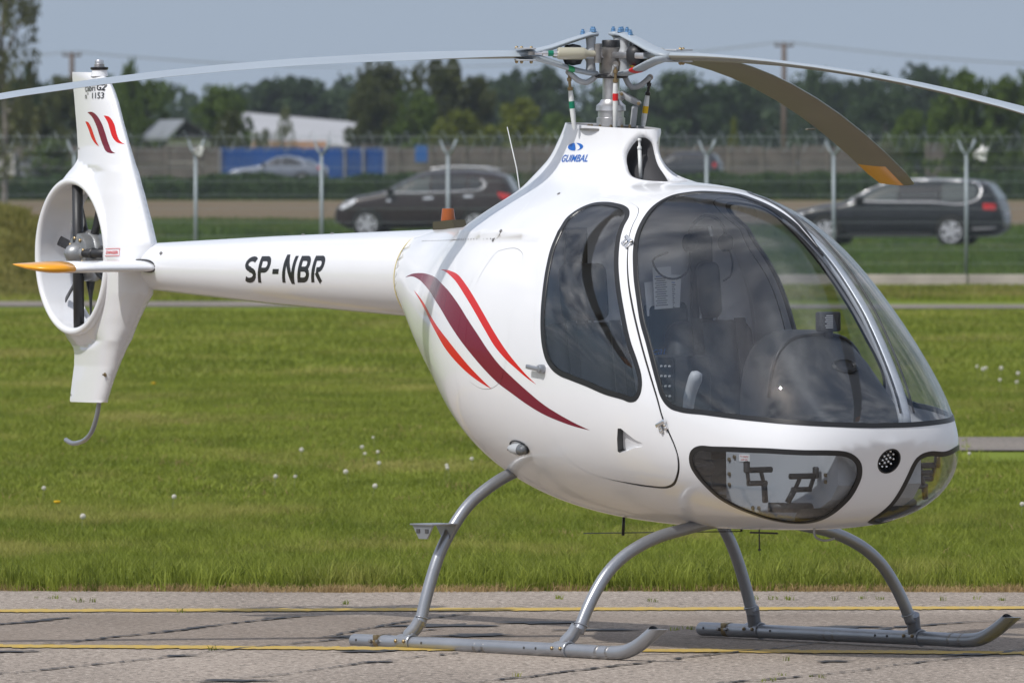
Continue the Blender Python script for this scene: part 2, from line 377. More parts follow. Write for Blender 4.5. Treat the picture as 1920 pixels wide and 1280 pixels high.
# points traced on the starboard skin, in metres from the rotor mast (x forward, y port, z up)
FEAT = {
'door_window': [(0.408,-0.300,1.708),(0.475,-0.300,1.703),(0.540,-0.304,1.693),(0.591,-0.317,1.677),(0.625,-0.342,1.651),(0.640,-0.373,1.620),(0.665,-0.407,1.577),(0.695,-0.435,1.533),(0.733,-0.464,1.476),(0.790,-0.496,1.394),(0.859,-0.524,1.294),(0.933,-0.546,1.182),(0.990,-0.554,1.107),(1.022,-0.559,1.051),(1.030,-0.563,1.021),(1.022,-0.567,0.985),(1.000,-0.571,0.962),(0.971,-0.575,0.956),(0.922,-0.579,0.966),(0.820,-0.587,0.983),(0.695,-0.592,1.014),(0.584,-0.594,1.038),(0.517,-0.594,1.053),(0.469,-0.593,1.073),(0.424,-0.592,1.109),(0.394,-0.588,1.159),(0.373,-0.581,1.224),(0.360,-0.572,1.281),(0.341,-0.550,1.368),(0.312,-0.511,1.469),(0.285,-0.465,1.551),(0.281,-0.430,1.608),(0.264,-0.381,1.652),(0.281,-0.346,1.680),(0.320,-0.317,1.700)],
'windshield': [(1.242,0.081,1.609),(1.199,0.074,1.633),(1.127,0.053,1.670),(1.006,0.018,1.713),(0.902,-0.021,1.735),(0.815,-0.071,1.744),(0.756,-0.105,1.746),(0.723,-0.141,1.742),(0.694,-0.178,1.734),(0.681,-0.228,1.714),(0.681,-0.268,1.692),(0.695,-0.318,1.654),(0.715,-0.360,1.612),(0.734,-0.388,1.578),(0.767,-0.420,1.528),(0.813,-0.452,1.462),(0.838,-0.467,1.426),(0.897,-0.495,1.342),(0.958,-0.519,1.250),(1.009,-0.531,1.183),(1.062,-0.542,1.101),(1.106,-0.549,1.029),(1.136,-0.551,0.979),(1.162,-0.549,0.952),(1.198,-0.545,0.932),(1.233,-0.539,0.924),(1.374,-0.513,0.911),(1.531,-0.473,0.896),(1.667,-0.419,0.884),(1.767,-0.341,0.874),(1.823,-0.247,0.867),(1.859,-0.033,0.859),(1.851,0.141,0.856)],
'door': [(0.305,-0.285,1.720),(0.390,-0.274,1.724),(0.484,-0.274,1.717),(0.568,-0.286,1.701),(0.630,-0.301,1.681),(0.659,-0.326,1.657),(0.680,-0.363,1.620),(0.702,-0.393,1.583),(0.733,-0.421,1.538),(0.772,-0.451,1.482),(0.824,-0.482,1.406),(0.886,-0.508,1.319),(0.953,-0.529,1.226),(1.004,-0.541,1.151),(1.061,-0.550,1.064),(1.121,-0.555,0.963),(1.146,-0.553,0.904),(1.178,-0.547,0.848),(1.204,-0.536,0.792),(1.209,-0.525,0.750),(1.190,-0.510,0.707),(1.161,-0.497,0.678),(1.110,-0.479,0.649),(1.055,-0.470,0.636),(0.945,-0.471,0.636),(0.828,-0.477,0.645),(0.680,-0.487,0.662),(0.550,-0.501,0.689),(0.472,-0.524,0.733),(0.433,-0.546,0.784),(0.403,-0.567,0.847),(0.394,-0.579,0.900),(0.374,-0.590,0.989),(0.356,-0.591,1.080),(0.338,-0.585,1.181),(0.318,-0.571,1.282),(0.289,-0.538,1.404),(0.242,-0.481,1.525),(0.241,-0.440,1.602),(0.219,-0.371,1.662),(0.240,-0.318,1.700)],
'chin_window': [(1.333,-0.520,0.795),(1.413,-0.507,0.795),(1.563,-0.473,0.793),(1.690,-0.424,0.789),(1.779,-0.351,0.783),(1.832,-0.252,0.780),(1.842,-0.213,0.777),(1.845,-0.175,0.767),(1.841,-0.145,0.750),(1.833,-0.123,0.728),(1.822,-0.111,0.701),(1.810,-0.107,0.675),(1.792,-0.112,0.641),(1.768,-0.123,0.603),(1.737,-0.143,0.567),(1.688,-0.163,0.533),(1.626,-0.180,0.511),(1.558,-0.201,0.502),(1.508,-0.234,0.504),(1.471,-0.277,0.514),(1.423,-0.335,0.537),(1.369,-0.387,0.567),(1.330,-0.428,0.600),(1.303,-0.465,0.642),(1.281,-0.490,0.680),(1.269,-0.509,0.718),(1.273,-0.518,0.748),(1.295,-0.523,0.779),(1.312,-0.522,0.789)],
'maroon_stripe': [(-1.100,-0.235,1.417),(-1.035,-0.250,1.430),(-0.937,-0.274,1.435),(-0.780,-0.329,1.429),(-0.541,-0.441,1.406),(-0.379,-0.501,1.365),(-0.262,-0.532,1.312),(-0.179,-0.549,1.261),(-0.091,-0.562,1.204),(-0.009,-0.571,1.146),(0.069,-0.577,1.096),(0.169,-0.582,1.046),(0.288,-0.586,0.990),(0.390,-0.586,0.944),(0.512,-0.584,0.901),(0.620,-0.580,0.868),(0.694,-0.576,0.848),(0.594,-0.578,0.861),(0.482,-0.580,0.882),(0.391,-0.580,0.903),(0.277,-0.579,0.939),(0.161,-0.577,0.983),(0.064,-0.574,1.020),(-0.035,-0.569,1.070),(-0.126,-0.563,1.121),(-0.223,-0.552,1.177),(-0.319,-0.535,1.234),(-0.436,-0.503,1.297),(-0.586,-0.442,1.347),(-0.815,-0.332,1.390),(-0.933,-0.285,1.412),(-1.028,-0.255,1.422)],
'upper_stripe': [(-0.597,-0.399,1.451),(-0.449,-0.455,1.448),(-0.342,-0.485,1.432),(-0.245,-0.513,1.394),(-0.151,-0.536,1.343),(-0.066,-0.553,1.287),(0.020,-0.567,1.224),(0.117,-0.578,1.154),(0.195,-0.584,1.104),(0.281,-0.588,1.054),(0.352,-0.590,1.018),(0.293,-0.588,1.039),(0.207,-0.584,1.076),(0.118,-0.579,1.117),(0.042,-0.573,1.161),(-0.041,-0.564,1.224),(-0.134,-0.548,1.292),(-0.239,-0.525,1.356),(-0.338,-0.497,1.404),(-0.454,-0.458,1.436)],
'lower_stripe': [(-0.955,-0.290,1.368),(-0.849,-0.332,1.342),(-0.643,-0.429,1.293),(-0.484,-0.496,1.239),(-0.361,-0.530,1.188),(-0.251,-0.549,1.132),(-0.155,-0.559,1.080),(-0.067,-0.564,1.035),(0.009,-0.567,0.997),(-0.056,-0.563,1.015),(-0.159,-0.556,1.050),(-0.255,-0.547,1.091),(-0.362,-0.530,1.143),(-0.480,-0.498,1.208),(-0.632,-0.437,1.270),(-0.805,-0.354,1.320),(-0.906,-0.310,1.351)],
'hatch': [(-0.089,-0.467,1.523),(-0.068,-0.466,1.527),(0.068,-0.473,1.527),(0.108,-0.485,1.510),(0.130,-0.502,1.478),(0.136,-0.526,1.422),(0.148,-0.565,1.282),(0.141,-0.578,1.180),(0.118,-0.580,1.078),(0.090,-0.576,1.033),(0.050,-0.572,1.012),(-0.128,-0.555,1.010),(-0.173,-0.552,1.030),(-0.190,-0.555,1.087),(-0.187,-0.556,1.171),(-0.180,-0.548,1.268),(-0.169,-0.524,1.382),(-0.127,-0.489,1.478)],
'cowl_seam': [(-0.124,-0.301,1.707),(-0.089,-0.389,1.646),(-0.098,-0.448,1.594),(-0.148,-0.443,1.563),(-0.177,-0.470,1.506),(-0.199,-0.503,1.433),(-0.225,-0.524,1.363),(-0.236,-0.535,1.310),(-0.251,-0.545,1.233),(-0.261,-0.547,1.189),(-0.268,-0.545,1.100),(-0.291,-0.522,0.977),(-0.339,-0.465,0.867),(-0.351,-0.411,0.794)],
'intake': [(0.278,-0.048,1.955),(0.299,-0.033,1.948),(0.314,-0.018,1.930),(0.324,-0.003,1.906),(0.346,0.006,1.864),(0.388,-0.006,1.827),(0.431,-0.028,1.801),(0.453,-0.046,1.789),(0.433,-0.064,1.791),(0.390,-0.087,1.795),(0.345,-0.100,1.802),(0.300,-0.105,1.813),(0.260,-0.102,1.831),(0.234,-0.096,1.853),(0.220,-0.091,1.874),(0.218,-0.085,1.896),(0.228,-0.077,1.916),(0.242,-0.069,1.935),(0.261,-0.058,1.949)],
'scoop': [(0.879,-0.574,0.857),(0.899,-0.573,0.857),(0.934,-0.568,0.837),(0.979,-0.560,0.813),(1.018,-0.555,0.802),(1.013,-0.552,0.790),(0.962,-0.553,0.785),(0.896,-0.550,0.770),(0.854,-0.549,0.764),(0.843,-0.551,0.769),(0.862,-0.566,0.816)],
'light': [(1.838,0.042,0.732),(1.831,0.044,0.717),(1.825,0.041,0.704),(1.821,0.033,0.693),(1.818,0.022,0.687),(1.817,0.007,0.685),(1.818,-0.009,0.688),(1.821,-0.025,0.695),(1.826,-0.039,0.706),(1.832,-0.049,0.719),(1.838,-0.056,0.734),(1.845,-0.058,0.749),(1.851,-0.055,0.763),(1.855,-0.048,0.773),(1.858,-0.036,0.780),(1.859,-0.021,0.782),(1.858,-0.006,0.779),(1.855,0.010,0.772),(1.850,0.024,0.761),(1.844,0.035,0.747)],
}
PC=np.array([
[-1.25,1.600,1.222,.192,1.410,2.00,2.0],
[-1.20,1.600,1.165,.205,1.390,2.00,2.0],
[-1.05,1.610,1.004,.261,1.340,2.00,2.0],
[-0.80,1.640,0.832,.362,1.250,2.00,2.0],
[-0.45,1.745,0.647,.508,1.180,2.10,2.1],
[ 0.00,1.785,0.524,.572,1.100,2.20,2.2],
[ 0.50,1.781,0.477,.594,1.038,2.20,2.3],
[ 0.90,1.736,0.465,.581,0.968,1.872,2.3],
[ 1.25,1.623,0.468,.538,0.892,1.673,2.396],
[ 1.55,1.373,0.484,.477,0.814,1.708,2.452],
[ 1.75,1.105,0.573,.382,0.776,1.873,2.364],
[ 1.83,0.960,0.714,.258,0.786,1.943,2.150],
[ 1.865,0.800,0.800,.001,0.800,2.00,2.0]])
XR,XN=-1.25,1.865; XM=(XR+XN)/2; XA=(XN-XR)/2
_ph=np.linspace(0,pi,6001)
_pc=np.arccos(np.clip((XM-PC[:,0])/XA,-1,1))
_T=[spline(_pc,PC[:,k])(_ph) for k in range(1,7)]
PY=np.array([ # z, rear len, front len, half width
[1.60,.80,.75,.44],[1.70,.63,.56,.29],[1.75,.56,.49,.215],[1.806,.498,.412,.155],[1.868,.406,.343,.122],[1.936,.339,.317,.106],[2.0,.287,.307,.100],[2.1,.26,.30,.095]])
_PS=[spline(PY[:,0],PY[:,k]) for k in (1,2,3)]
def F(x,y,z):
    ph=np.arccos(np.clip((XM-x)/XA,-1,1))
    zt,zb,w,zm,nu,nl=[np.interp(ph,_ph,t) for t in _T]
    dz=z-zm; up=dz>=0; n=np.where(up,nu,nl)
    H=np.maximum(np.where(up,zt-zm,zm-zb),1e-4); w=np.maximum(w,1e-4)
    e=((np.abs(y)/w)**n+(np.abs(dz)/H)**n)**(1/n)
    rho=np.sqrt(y*y+dz*dz)
    f=np.where(e>1e-6,rho-rho/np.maximum(e,1e-6),-w)
    out=np.maximum(x-XN,XR-x); f=np.where(out>0,np.maximum(f,0)+out*3,f)
    # end disc at the tail side
    f=np.maximum(f,XR-x)
    zc=np.clip(z,1.6,2.1); ar,af,b=[s(zc) for s in _PS]
    a=np.where(x<0,ar,af)
    N=np.sqrt((x/a)**2+(y/b)**2); R=np.sqrt(x*x+y*y)
    g=np.where(N>1e-6,R-R/np.maximum(N,1e-6),-b)
    g=np.maximum(g,1.6-z)
    k=.07; h=np.maximum(k-np.abs(f-g),0)/k
    return np.minimum(f,g)-h*h*k*.25
CEN=np.array([.10,0,1.20])
def radial(al,th):
    d=np.stack([np.cos(al),-np.sin(al)*np.cos(th),np.sin(al)*np.sin(th)],-1)
    lo=np.zeros(al.shape); hi=np.full(al.shape,2.6)
    for _ in range(32):
        m=(lo+hi)/2; p=CEN+d*m[...,None]
        ins=F(p[...,0],p[...,1],p[...,2])<0
        lo=np.where(ins,m,lo); hi=np.where(ins,hi,m)
    return CEN+d*((lo+hi)/2)[...,None]
def normals(p,h=.004):
    g=[]
    for i in range(3):
        e=np.zeros(3);e[i]=h
        a=p+e;b=p-e
        g.append(F(a[...,0],a[...,1],a[...,2])-F(b[...,0],b[...,1],b[...,2]))
    g=np.stack(g,-1); return g/np.maximum(np.linalg.norm(g,axis=-1,keepdims=True),1e-9)
def toang(p):
    d=np.asarray(p)-CEN; r=np.linalg.norm(d,axis=-1)
    return np.stack([np.arccos(np.clip(d[...,0]/r,-1,1)), np.arctan2(d[...,2],-d[...,1])],-1)
def hull_halfwidth(x, z):
    x = np.asarray(x, float); z = np.asarray(z, float) + 0 * x
    lo = np.zeros(x.shape); hi = np.full(x.shape, .8)
    for _ in range(26):
        m = (lo + hi) / 2; i = F(x, m, z) < 0
        lo = np.where(i, m, lo); hi = np.where(i, hi, m)
    return (lo + hi) / 2
def onskin(ang):
    ang = np.asarray(ang); return radial(ang[..., 0], ang[..., 1])
def offset_loop(P3, d, closed=True):
    """move a loop lying on the skin sideways along the skin by d (positive = left of travel seen from outside)"""
    P3 = np.asarray(P3); n = normals(P3)
    t = np.roll(P3, -1, 0) - np.roll(P3, 1, 0) if closed else np.gradient(P3, axis=0)
    t /= np.maximum(np.linalg.norm(t, axis=1)[:, None], 1e-9)
    return P3 + np.cross(n, t) * np.reshape(d, (-1, 1))
def inward(P3):
    """sign that makes offset_loop shrink the loop"""
    c = P3.mean(0); q = offset_loop(P3, np.full(len(P3), .01))
    return 1.0 if np.linalg.norm(q - c, axis=1).mean() < np.linalg.norm(P3 - c, axis=1).mean() else -1.0

LIGHT_C = onskin(toang(np.array([1.838, 0, .735]))); LIGHT_N = normals(LIGHT_C[None])[0]; LIGHT_N[1] = 0; LIGHT_N /= np.linalg.norm(LIGHT_N); LIGHT_B = frame(LIGHT_N); LA_ = np.linspace(0, 2 * pi, 44, endpoint=False)
def build_pod(chin):
    loops = {}
    FT = {k: np.array(v) for k, v in FEAT.items()}
    def closed(name, step=.014, gas=None):
        P = catmull(FT[name], step); P = onskin(toang(P))
        loops[name] = toang(P)
        if gas: loops[name + '_in'] = toang(offset_loop(P, np.full(len(P), gas * inward(P))))
        return P
    closed('door_window', gas=.021)
    FT['chin_window'] = np.array(chin)
    closed('chin_window', gas=.020)
    # windshield: traced edge, then closed beyond the plane of symmetry
    W = FT['windshield'].copy()
    for i in range(5): W[i, 1] = min(W[i, 1], [-.003, -.006, -.011, -.018, -.026][i])
    W = np.concatenate([W[:-2], [(1.857, -.07, .8595), (1.861, .0, .8590), (1.857, .07, .8595)]])
    W = catmull(W, .014, False); W = onskin(toang(W))
    Wi = offset_loop(W, np.full(len(W), .019 * (1 if offset_loop(W, np.full(len(W), .01))[len(W) // 2][0] > W[len(W) // 2][0] else -1)))
    for nm, q in (('windshield', W), ('windshield_in', Wi)):
        a = toang(q); a = a[(a[:, 1] < 1.565) & (a[:, 1] > -1.66)]
        top = a[0]
        a = np.concatenate([[(top[0] - .0, top[1])], a[1:], [(a[-1][0], -1.9), (-.25, -1.9), (-.25, 1.9), (top[0] - .12 if nm == 'windshield' else top[0] - .15, 1.9), (top[0] - .09 if nm == 'windshield' else top[0] - .12, 1.567)]])
        loops[nm] = a
    # door seam, wide along the front and bottom, a hairline behind
    P = catmull(FT['door'], .014); P = onskin(toang(P)); s = inward(P)
    front = np.clip((P[:, 0] - .62) / .25, 0, 1)
    hw = .0011 + .0044 * front
    loops['door_out'] = toang(offset_loop(P, -s * hw)); loops['door_in'] = toang(offset_loop(P, s * hw))
    for nm in ('maroon_stripe', 'upper_stripe', 'lower_stripe'):
        q = FT[nm]; i = {'maroon_stripe': 16, 'upper_stripe': 10, 'lower_stripe': 8}[nm]
        a = catmull(q[:i + 1], .014, False); b = catmull(np.concatenate([q[i:], q[:1]]), .014, False)
        loops[nm] = toang(onskin(toang(np.concatenate([a[:-1], b[:-1]]))))
    P = catmull(FT['hatch'], .014); P = onskin(toang(P)); s = inward(P)
    loops['hatch_out'] = toang(offset_loop(P, np.full(len(P), -s * .0011))); loops['hatch_in'] = toang(offset_loop(P, np.full(len(P), s * .0011)))
    P = catmull(FT['cowl_seam'], .014, False); P = onskin(toang(P))
    a = offset_loop(P, np.full(len(P), .0009), False); b = offset_loop(P, np.full(len(P), -.0009), False)
    loops['cowl'] = toang(np.concatenate([a, b[::-1]]))
    I = FT['intake'].copy(); I[:, 1] = np.minimum(I[:, 1], -.013)
    I = onskin(toang(catmull(I, .008))); loops['intake'] = toang(I)
    Lg = LIGHT_C + .0512 * (np.cos(LA_)[:, None] * LIGHT_B[:, 0] + np.sin(LA_)[:, None] * LIGHT_B[:, 1]); Lg = onskin(toang(Lg)); loops['light'] = toang(Lg)
    loops['scoop'] = toang(onskin(toang(FT['scoop'])))
    # rim of the mast fairing
    t = np.linspace(-.06, pi + .06, 80); rim = []
    for a in t:
        x = cos(a) * .3
        for _ in range(6):
            z = 2.0 - .052 * x; ar, af, b = [float(q(z)) for q in _PS]; x = cos(a) * (af if cos(a) > 0 else ar)
        rim.append((x, -b * sin(a), z))
    rim = np.array(rim); ra = toang(rim)
    loops['rim'] = np.concatenate([ra, [(ra[-1][0], 2.0), (ra[0][0], 2.0)]])
    # base grid in angles seen from the pod's centre
    al = np.concatenate([np.linspace(.02, .95, 62), np.linspace(.95, 2.2, 120)[1:], np.linspace(2.2, pi - .004, 56)[1:]])
    th = np.linspace(-pi / 2, pi / 2, 116)
    A, T = np.meshgrid(al, th, indexing='ij'); G = np.stack([A.ravel(), T.ravel()], 1)
    inner = (np.abs(G[:, 1]) < pi / 2 - 1e-6)
    G3 = onskin(G)
    near = np.zeros(len(G), bool); B = []
    for lp in loops.values(): B.append(lp[np.abs(lp[:, 1]) < 1.6])
    B3 = onskin(np.concatenate(B))
    for s0 in range(0, len(G), 2000):
        d = np.linalg.norm(G3[s0:s0 + 2000, None] - B3[None], axis=2).min(1); near[s0:s0 + 2000] = d < .0045
    G = G[~near | ~inner]
    # extra rings for the rolled lip of the intake and rings on the symmetry border
    sI = inward(I); rings = [toang(offset_loop(I, np.full(len(I), -sI * q))) for q in (.004, .008, .013, .018, .023)]
    G = np.concatenate([G] + [r[np.abs(r[:, 1]) < 1.55] for r in rings] + [np.stack([np.zeros(40), np.linspace(-pi / 2, pi / 2, 40)], 1)])
    V2, TR = cdt(G, [(lp, True) for lp in loops.values()])
    keep = (np.abs(V2[TR][:, :, 1].mean(1)) < pi / 2 - 1e-7) & (V2[TR][:, :, 0].mean(1) > 0)
    ok = (np.abs(V2[:, 1]) < pi / 2 + 1e-4) & (V2[:, 0] > -1e-4) & (V2[:, 0] < pi)
    TR = TR[keep & ok[TR].all(1)]
    V2c = V2.copy(); V2c[:, 1] = np.clip(V2c[:, 1], -pi / 2, pi / 2)
    V = onskin(V2c); V[np.abs(V2c[:, 1]) > pi / 2 - 1e-5, 1] = 0.0
    Nn = normals(V)
    e1 = V[TR[:, 1]] - V[TR[:, 0]]; e2 = V[TR[:, 2]] - V[TR[:, 0]]; cr = np.cross(e1, e2)
    flip = (cr * Nn[TR].mean(1)).sum(1) < 0
    TR[flip] = TR[flip][:, ::-1]
    TR = TR[np.linalg.norm(cr, axis=1) > 1e-10]
    C = V2[TR].mean(1)
    IN = {k: inpoly(C, lp) for k, lp in loops.items()}
    seam = IN['door_out'] & ~IN['door_in']; hat = IN['hatch_out'] & ~IN['hatch_in']
    lab = np.zeros(len(TR), int)                      # 0 fuselage
    lab[IN['door_in']] = 1
    for k, base in (('maroon_stripe', 10), ('upper_stripe', 12), ('lower_stripe', 14)):
        lab[IN[k] & ~IN['door_in']] = base; lab[IN[k] & IN['door_in']] = base + 1
    lab[hat | IN['cowl']] = 3
    lab[seam] = 2
    lab[IN['door_window']] = 21; lab[IN['door_window_in']] = 20
    lab[IN['windshield']] = 23; lab[IN['windshield_in']] = 22
    lab[IN['chin_window']] = 25; lab[IN['chin_window_in']] = 24
    lab[IN['light'] | IN['intake'] | IN['rim'] | IN['scoop']] = -1
    # rolled lip round the intake
    R = .020
    dI = np.full(len(V), 1.0); cand = np.where((V[:, 2] > 1.74) & (np.abs(V[:, 1]) < .2) & (V[:, 0] > .1))[0]
    dd = V[cand][:, None] - I[None]; dl = np.linalg.norm(dd, axis=2); j = dl.argmin(1); dI[cand] = dl.min(1)
    sel = cand[dI[cand] < R]; q = dI[sel] / R
    tow = I[j] - V[cand]; tow /= np.maximum(np.linalg.norm(tow, axis=1)[:, None], 1e-6); tow = tow[dI[cand] < R]
    n0 = Nn[sel].copy()
    ins = offset_loop(I, np.full(len(I), sI)) - I
    on = q < .02; jj = j[dI[cand] < R]; tow[on] = ins[jj[on]]
    V[sel] -= n0 * (R * (1 - np.sqrt(np.clip(1 - (1 - q) ** 2, 0, 1))))[:, None]
    Nn[sel] = n0 * np.sqrt(np.clip(1 - (1 - q) ** 2, .02, 1))[:, None] + tow * (1 - q)[:, None]
    Nn[sel] /= np.linalg.norm(Nn[sel], axis=1)[:, None]
    return V, TR, Nn, lab, I - normals(I) * R, loops
NOSE_EDGE = [(1.827, -.26, .765), (1.845, -.179, .767), (1.845, -.151, .761), (1.841, -.125, .745), (1.83, -.111, .719), (1.815, -.102, .686), (1.801, -.094, .656), (1.778, -.082, .615), (1.749, -.066, .573), (1.713, -.045, .539), (1.685, -.034, .521), (1.652, -.034, .506)]
# the port chin window reaches a little nearer the middle along the underside
CHIN_P = [(1.333, -.520, .795), (1.413, -.507, .795), (1.563, -.473, .793), (1.69, -.424, .789), (1.779, -.351, .783)] + NOSE_EDGE + [(1.60, -.075, .502), (1.54, -.15, .500), (1.508, -.234, .504), (1.471, -.277, .514), (1.423, -.335, .537), (1.369, -.387, .567), (1.33, -.428, .6), (1.303, -.465, .642), (1.281, -.49, .68), (1.269, -.509, .718), (1.273, -.518, .748), (1.295, -.523, .779), (1.312, -.522, .789)]
PODS = {'starboard': build_pod(FEAT['chin_window']), 'port': build_pod(CHIN_P)}
INTAKE = PODS['starboard'][4]; PL = PODS['starboard'][3]
def skin_part(labels, side, off=0.0, both=False):
    r = []
    for sd in (('starboard', 'port') if both else (side,)):
        pv, pt, pn, pl = PODS[sd][:4]
        v, t, n = submesh(pv, pt[np.isin(pl, labels)], pn); v = v + n * off
        if sd == 'port': v = v * (1, -1, 1); n = n * (1, -1, 1); t = t[:, ::-1]
        r.append((v, t, n))
    if both: return weld(np.concatenate([r[0][0], r[1][0]]), np.concatenate([r[0][1], r[1][1] + len(r[0][0])]), np.concatenate([r[0][2], r[1][2]]))
    return r[0]
def skin_obj(name, labels, side, m, parent, thick=.004, off=0.0, both=False):
    v, t, n = skin_part(labels, side, off, both)
    v, f, n, mi = shell(v, t, n, thick)
    ms = m if isinstance(m, list) else [m]
    return link(name, v, f, ms, parent, True, n, np.minimum(mi, len(ms) - 1))
FUS = skin_obj('fuselage', [0], '', [M['white'], M['liner']], HELI, .006, both=True)
for sd_ in ('starboard', 'port'): skin_obj('panel_line', [3], sd_, M['groove'], FUS, .002, -.0012)
WIN = skin_obj('windshield', [22], '', M['glass'], HELI, .004, -.001, both=True)
skin_obj('gasket', [23], '', M['rubber'], WIN, .008, .0015, both=True)
DOORS = {}
for side in ('starboard', 'port'):
    sg = -1 if side == 'starboard' else 1
    d = skin_obj('door', [1], side, [M['white'], M['liner']], HELI, .006); DOORS[side] = d
    skin_obj('window_pane', [20], side, M['glass'], d, .004, -.001)
    skin_obj('gasket', [21], side, M['rubber'], d, .008, .0015)
    skin_obj('door_seal', [2], side, M['rubber'], d, .004, -.005)
    c = skin_obj('chin_window', [24], side, M['glass'], HELI, .004, -.001)
    skin_obj('gasket', [25], side, M['rubber'], c, .008, .0015)
    for base, m in ((10, 'maroon'), (12, 'red'), (14, 'red')):
        for host, lb in ((FUS, base), (d, base + 1)):
            if (PL == lb).any(): skin_obj('stripe', [lb], side, M[m], host, .004, .0004)
    # scoop: a ramp that sinks backwards into a dark slot
    S = np.array(FEAT['scoop']); S = onskin(toang(S)); n = normals(S)
    dep = np.clip((1.012 - S[:, 0]) / .15, 0, 1) * .028
    Sb = S - n * dep[:, None]
    k = len(S); V = np.concatenate([S, Sb]); Fc = [[i, (i + 1) % k, (i + 1) % k + k, i + k] for i in range(k)]
    Fc.append([k + i for i in range(k)])
    mi = [0] * k + [0]
    V = V * (1, -sg, 1)
    sc = link('air_scoop', V, Fc, [M['white']], d, False)
    rear_w = [8, 9, 10]
    vv = np.concatenate([V[[8, 9, 10, 0]], V[[8 + k, 9 + k, 10 + k, k]]]); vv[:, 0] += .0012
    link('slot', vv, [[q_, q_ + 1, q_ + 5, q_ + 4] for q_ in range(3)], M['seam'], sc, False)
    # handle and hinges
    hx, hz = .405, 1.078; hy = float(hull_halfwidth(hx, hz))
    kn = lathe([(.0, .0), (.017, .0), (.017, .02), (.013, .026), (0, .027)], 20, (hx, -hy + .001, hz), (0, -1, 0))
    lv = xf(rbox(.085, .012, .018, .005), rot('Y', .12), (hx - .042, -hy - .022, hz + .004))
    V, Fc = merge([kn, lv]); V = V * (1, -sg, 1)
    link('door_handle', *fixn((V, Fc)), M['silver'], d, 'auto')
    for (gx, gz, tl) in ((.727, 1.56, -.55), (1.151, .879, .42)):
        gy = float(hull_halfwidth(gx, gz)); nn = normals(np.array([[gx, -gy, gz]]))[0]
        Bf = frame(nn, (0, 0, 1)); parts = []
        parts.append(xf(rbox(.052, .016, .014, .004), None, (0, 0, .012)))
        for q in (-.016, .012):
            parts.append(xf(rbox(.017, .036, .006, .002), None, (q, -.014, .004)))
            for w in (-.008, -.024): parts.append(lathe([(.0055, .006), (.005, .011), (0, .0125)], 8, (q, w, 0)))
        V, Fc = merge(parts); V = V @ rot('Z', tl).T @ Bf.T + (gx, -gy, gz)
        V = V * (1, -sg, 1)
        link('hinge', *fixn((V, Fc)), M['chrome'], d, 'auto')
# intake throat behind the rolled lip
for sg in (1, -1):
    I0 = INTAKE; n = normals(INTAKE); c = I0.mean(0)
    cc = c - normals(c[None])[0] * .11
    ringsV = [I0 + (0, 0, 0)]
    for q, s in ((.03, 1.02), (.07, 1.05)):
        ringsV.append(c + (I0 - c) * s - normals(c[None])[0] * q + (0, 0, 0))
    k = len(I0); V = np.concatenate(ringsV) * (1, sg, 1)
    V[:, 1] = np.where(sg > 0, np.minimum(V[:, 1], -.004), np.maximum(V[:, 1], .004))
    Fc = [[a * k + i, a * k + (i + 1) % k, (a + 1) * k + (i + 1) % k, (a + 1) * k + i] for a in range(2) for i in range(k)] + [[2 * k + i for i in range(k)]]
    link('air_intake', V, Fc, M['darkliner'], FUS, True)
V, Fc = merge([rod((.262, -.040, 1.795), (.255, -.040, 1.905), .0075), lathe([(.006, 0), (.009, .004), (.009, .012), (.005, .016), (.005, .034), (.008, .036), (.008, .044), (0, .046)], 10, (.255, -.040, 1.905))])
link('control_rod', V, Fc, M['rod'], FUS, True)
# plate on top of the mast fairing
t = np.linspace(0, 2 * pi, 72, endpoint=False); pl = []
for a in t:
    x = cos(a) * .3
    for _ in range(6):
        z = 2.0 - .052 * x; ar, af, b = [float(q(z)) for q in _PS]; x = cos(a) * (af if cos(a) > 0 else ar)
    pl.append((x * .985, b * sin(a) * .985, z - .006))
pl = np.array(pl)
V = np.concatenate([pl, pl - (0, 0, .004)]); k = len(pl)
link('fairing_plate', V, [list(range(k)), list(range(k, 2 * k))[::-1]] + [[i, i + k, (i + 1) % k + k, (i + 1) % k] for i in range(k)], M['steel'], FUS, 'auto')
# ------------------------------------------------------------------ writing and badges laid on curved skins
def text_mesh(s, size, shear=0.0, weight=0.0, spacing=1.0):
    cu = bpy.data.curves.new('lettering', 'FONT'); cu.body = s; cu.size = size; cu.shear = shear; cu.offset = weight; cu.space_character = spacing
    cu.resolution_u = 4
    ob = bpy.data.objects.new('lettering', cu); COL.objects.link(ob)
    dg = bpy.context.evaluated_depsgraph_get(); me = bpy.data.meshes.new_from_object(ob.evaluated_get(dg))
    bpy.data.objects.remove(ob); bpy.data.curves.remove(cu)
    V = np.array([v.co[:2] for v in me.vertices]); Fc = [list(p.vertices) for p in me.polygons]
    bpy.data.meshes.remove(me)
    return V, Fc
def slice2d(V, Fc, step):
    bm = bmesh.new(); vs = [bm.verts.new((v[0], v[1], 0)) for v in V]
    for f in Fc:
        try: bm.faces.new([vs[i] for i in f])
        except ValueError: pass
    for ax in (0, 1):
        lo, hi = V[:, ax].min(), V[:, ax].max(); q = lo + step
        while q < hi:
            co = [0, 0, 0]; co[ax] = q; no = [0, 0, 0]; no[ax] = 1
            bmesh.ops.bisect_plane(bm, geom=bm.verts[:] + bm.edges[:] + bm.faces[:], plane_co=co, plane_no=no); q += step
    bm.verts.index_update()
    r = np.array([v.co[:2] for v in bm.verts]), [[v.index for v in f.verts] for f in bm.faces]
    bm.free(); return r
def on_pod(P, off=.0022):
    """starboard (x, z) to a point just off the pod skin"""
    y = -hull_halfwidth(P[:, 0], P[:, 1])
    return np.stack([P[:, 0], y - off, P[:, 1]], 1)
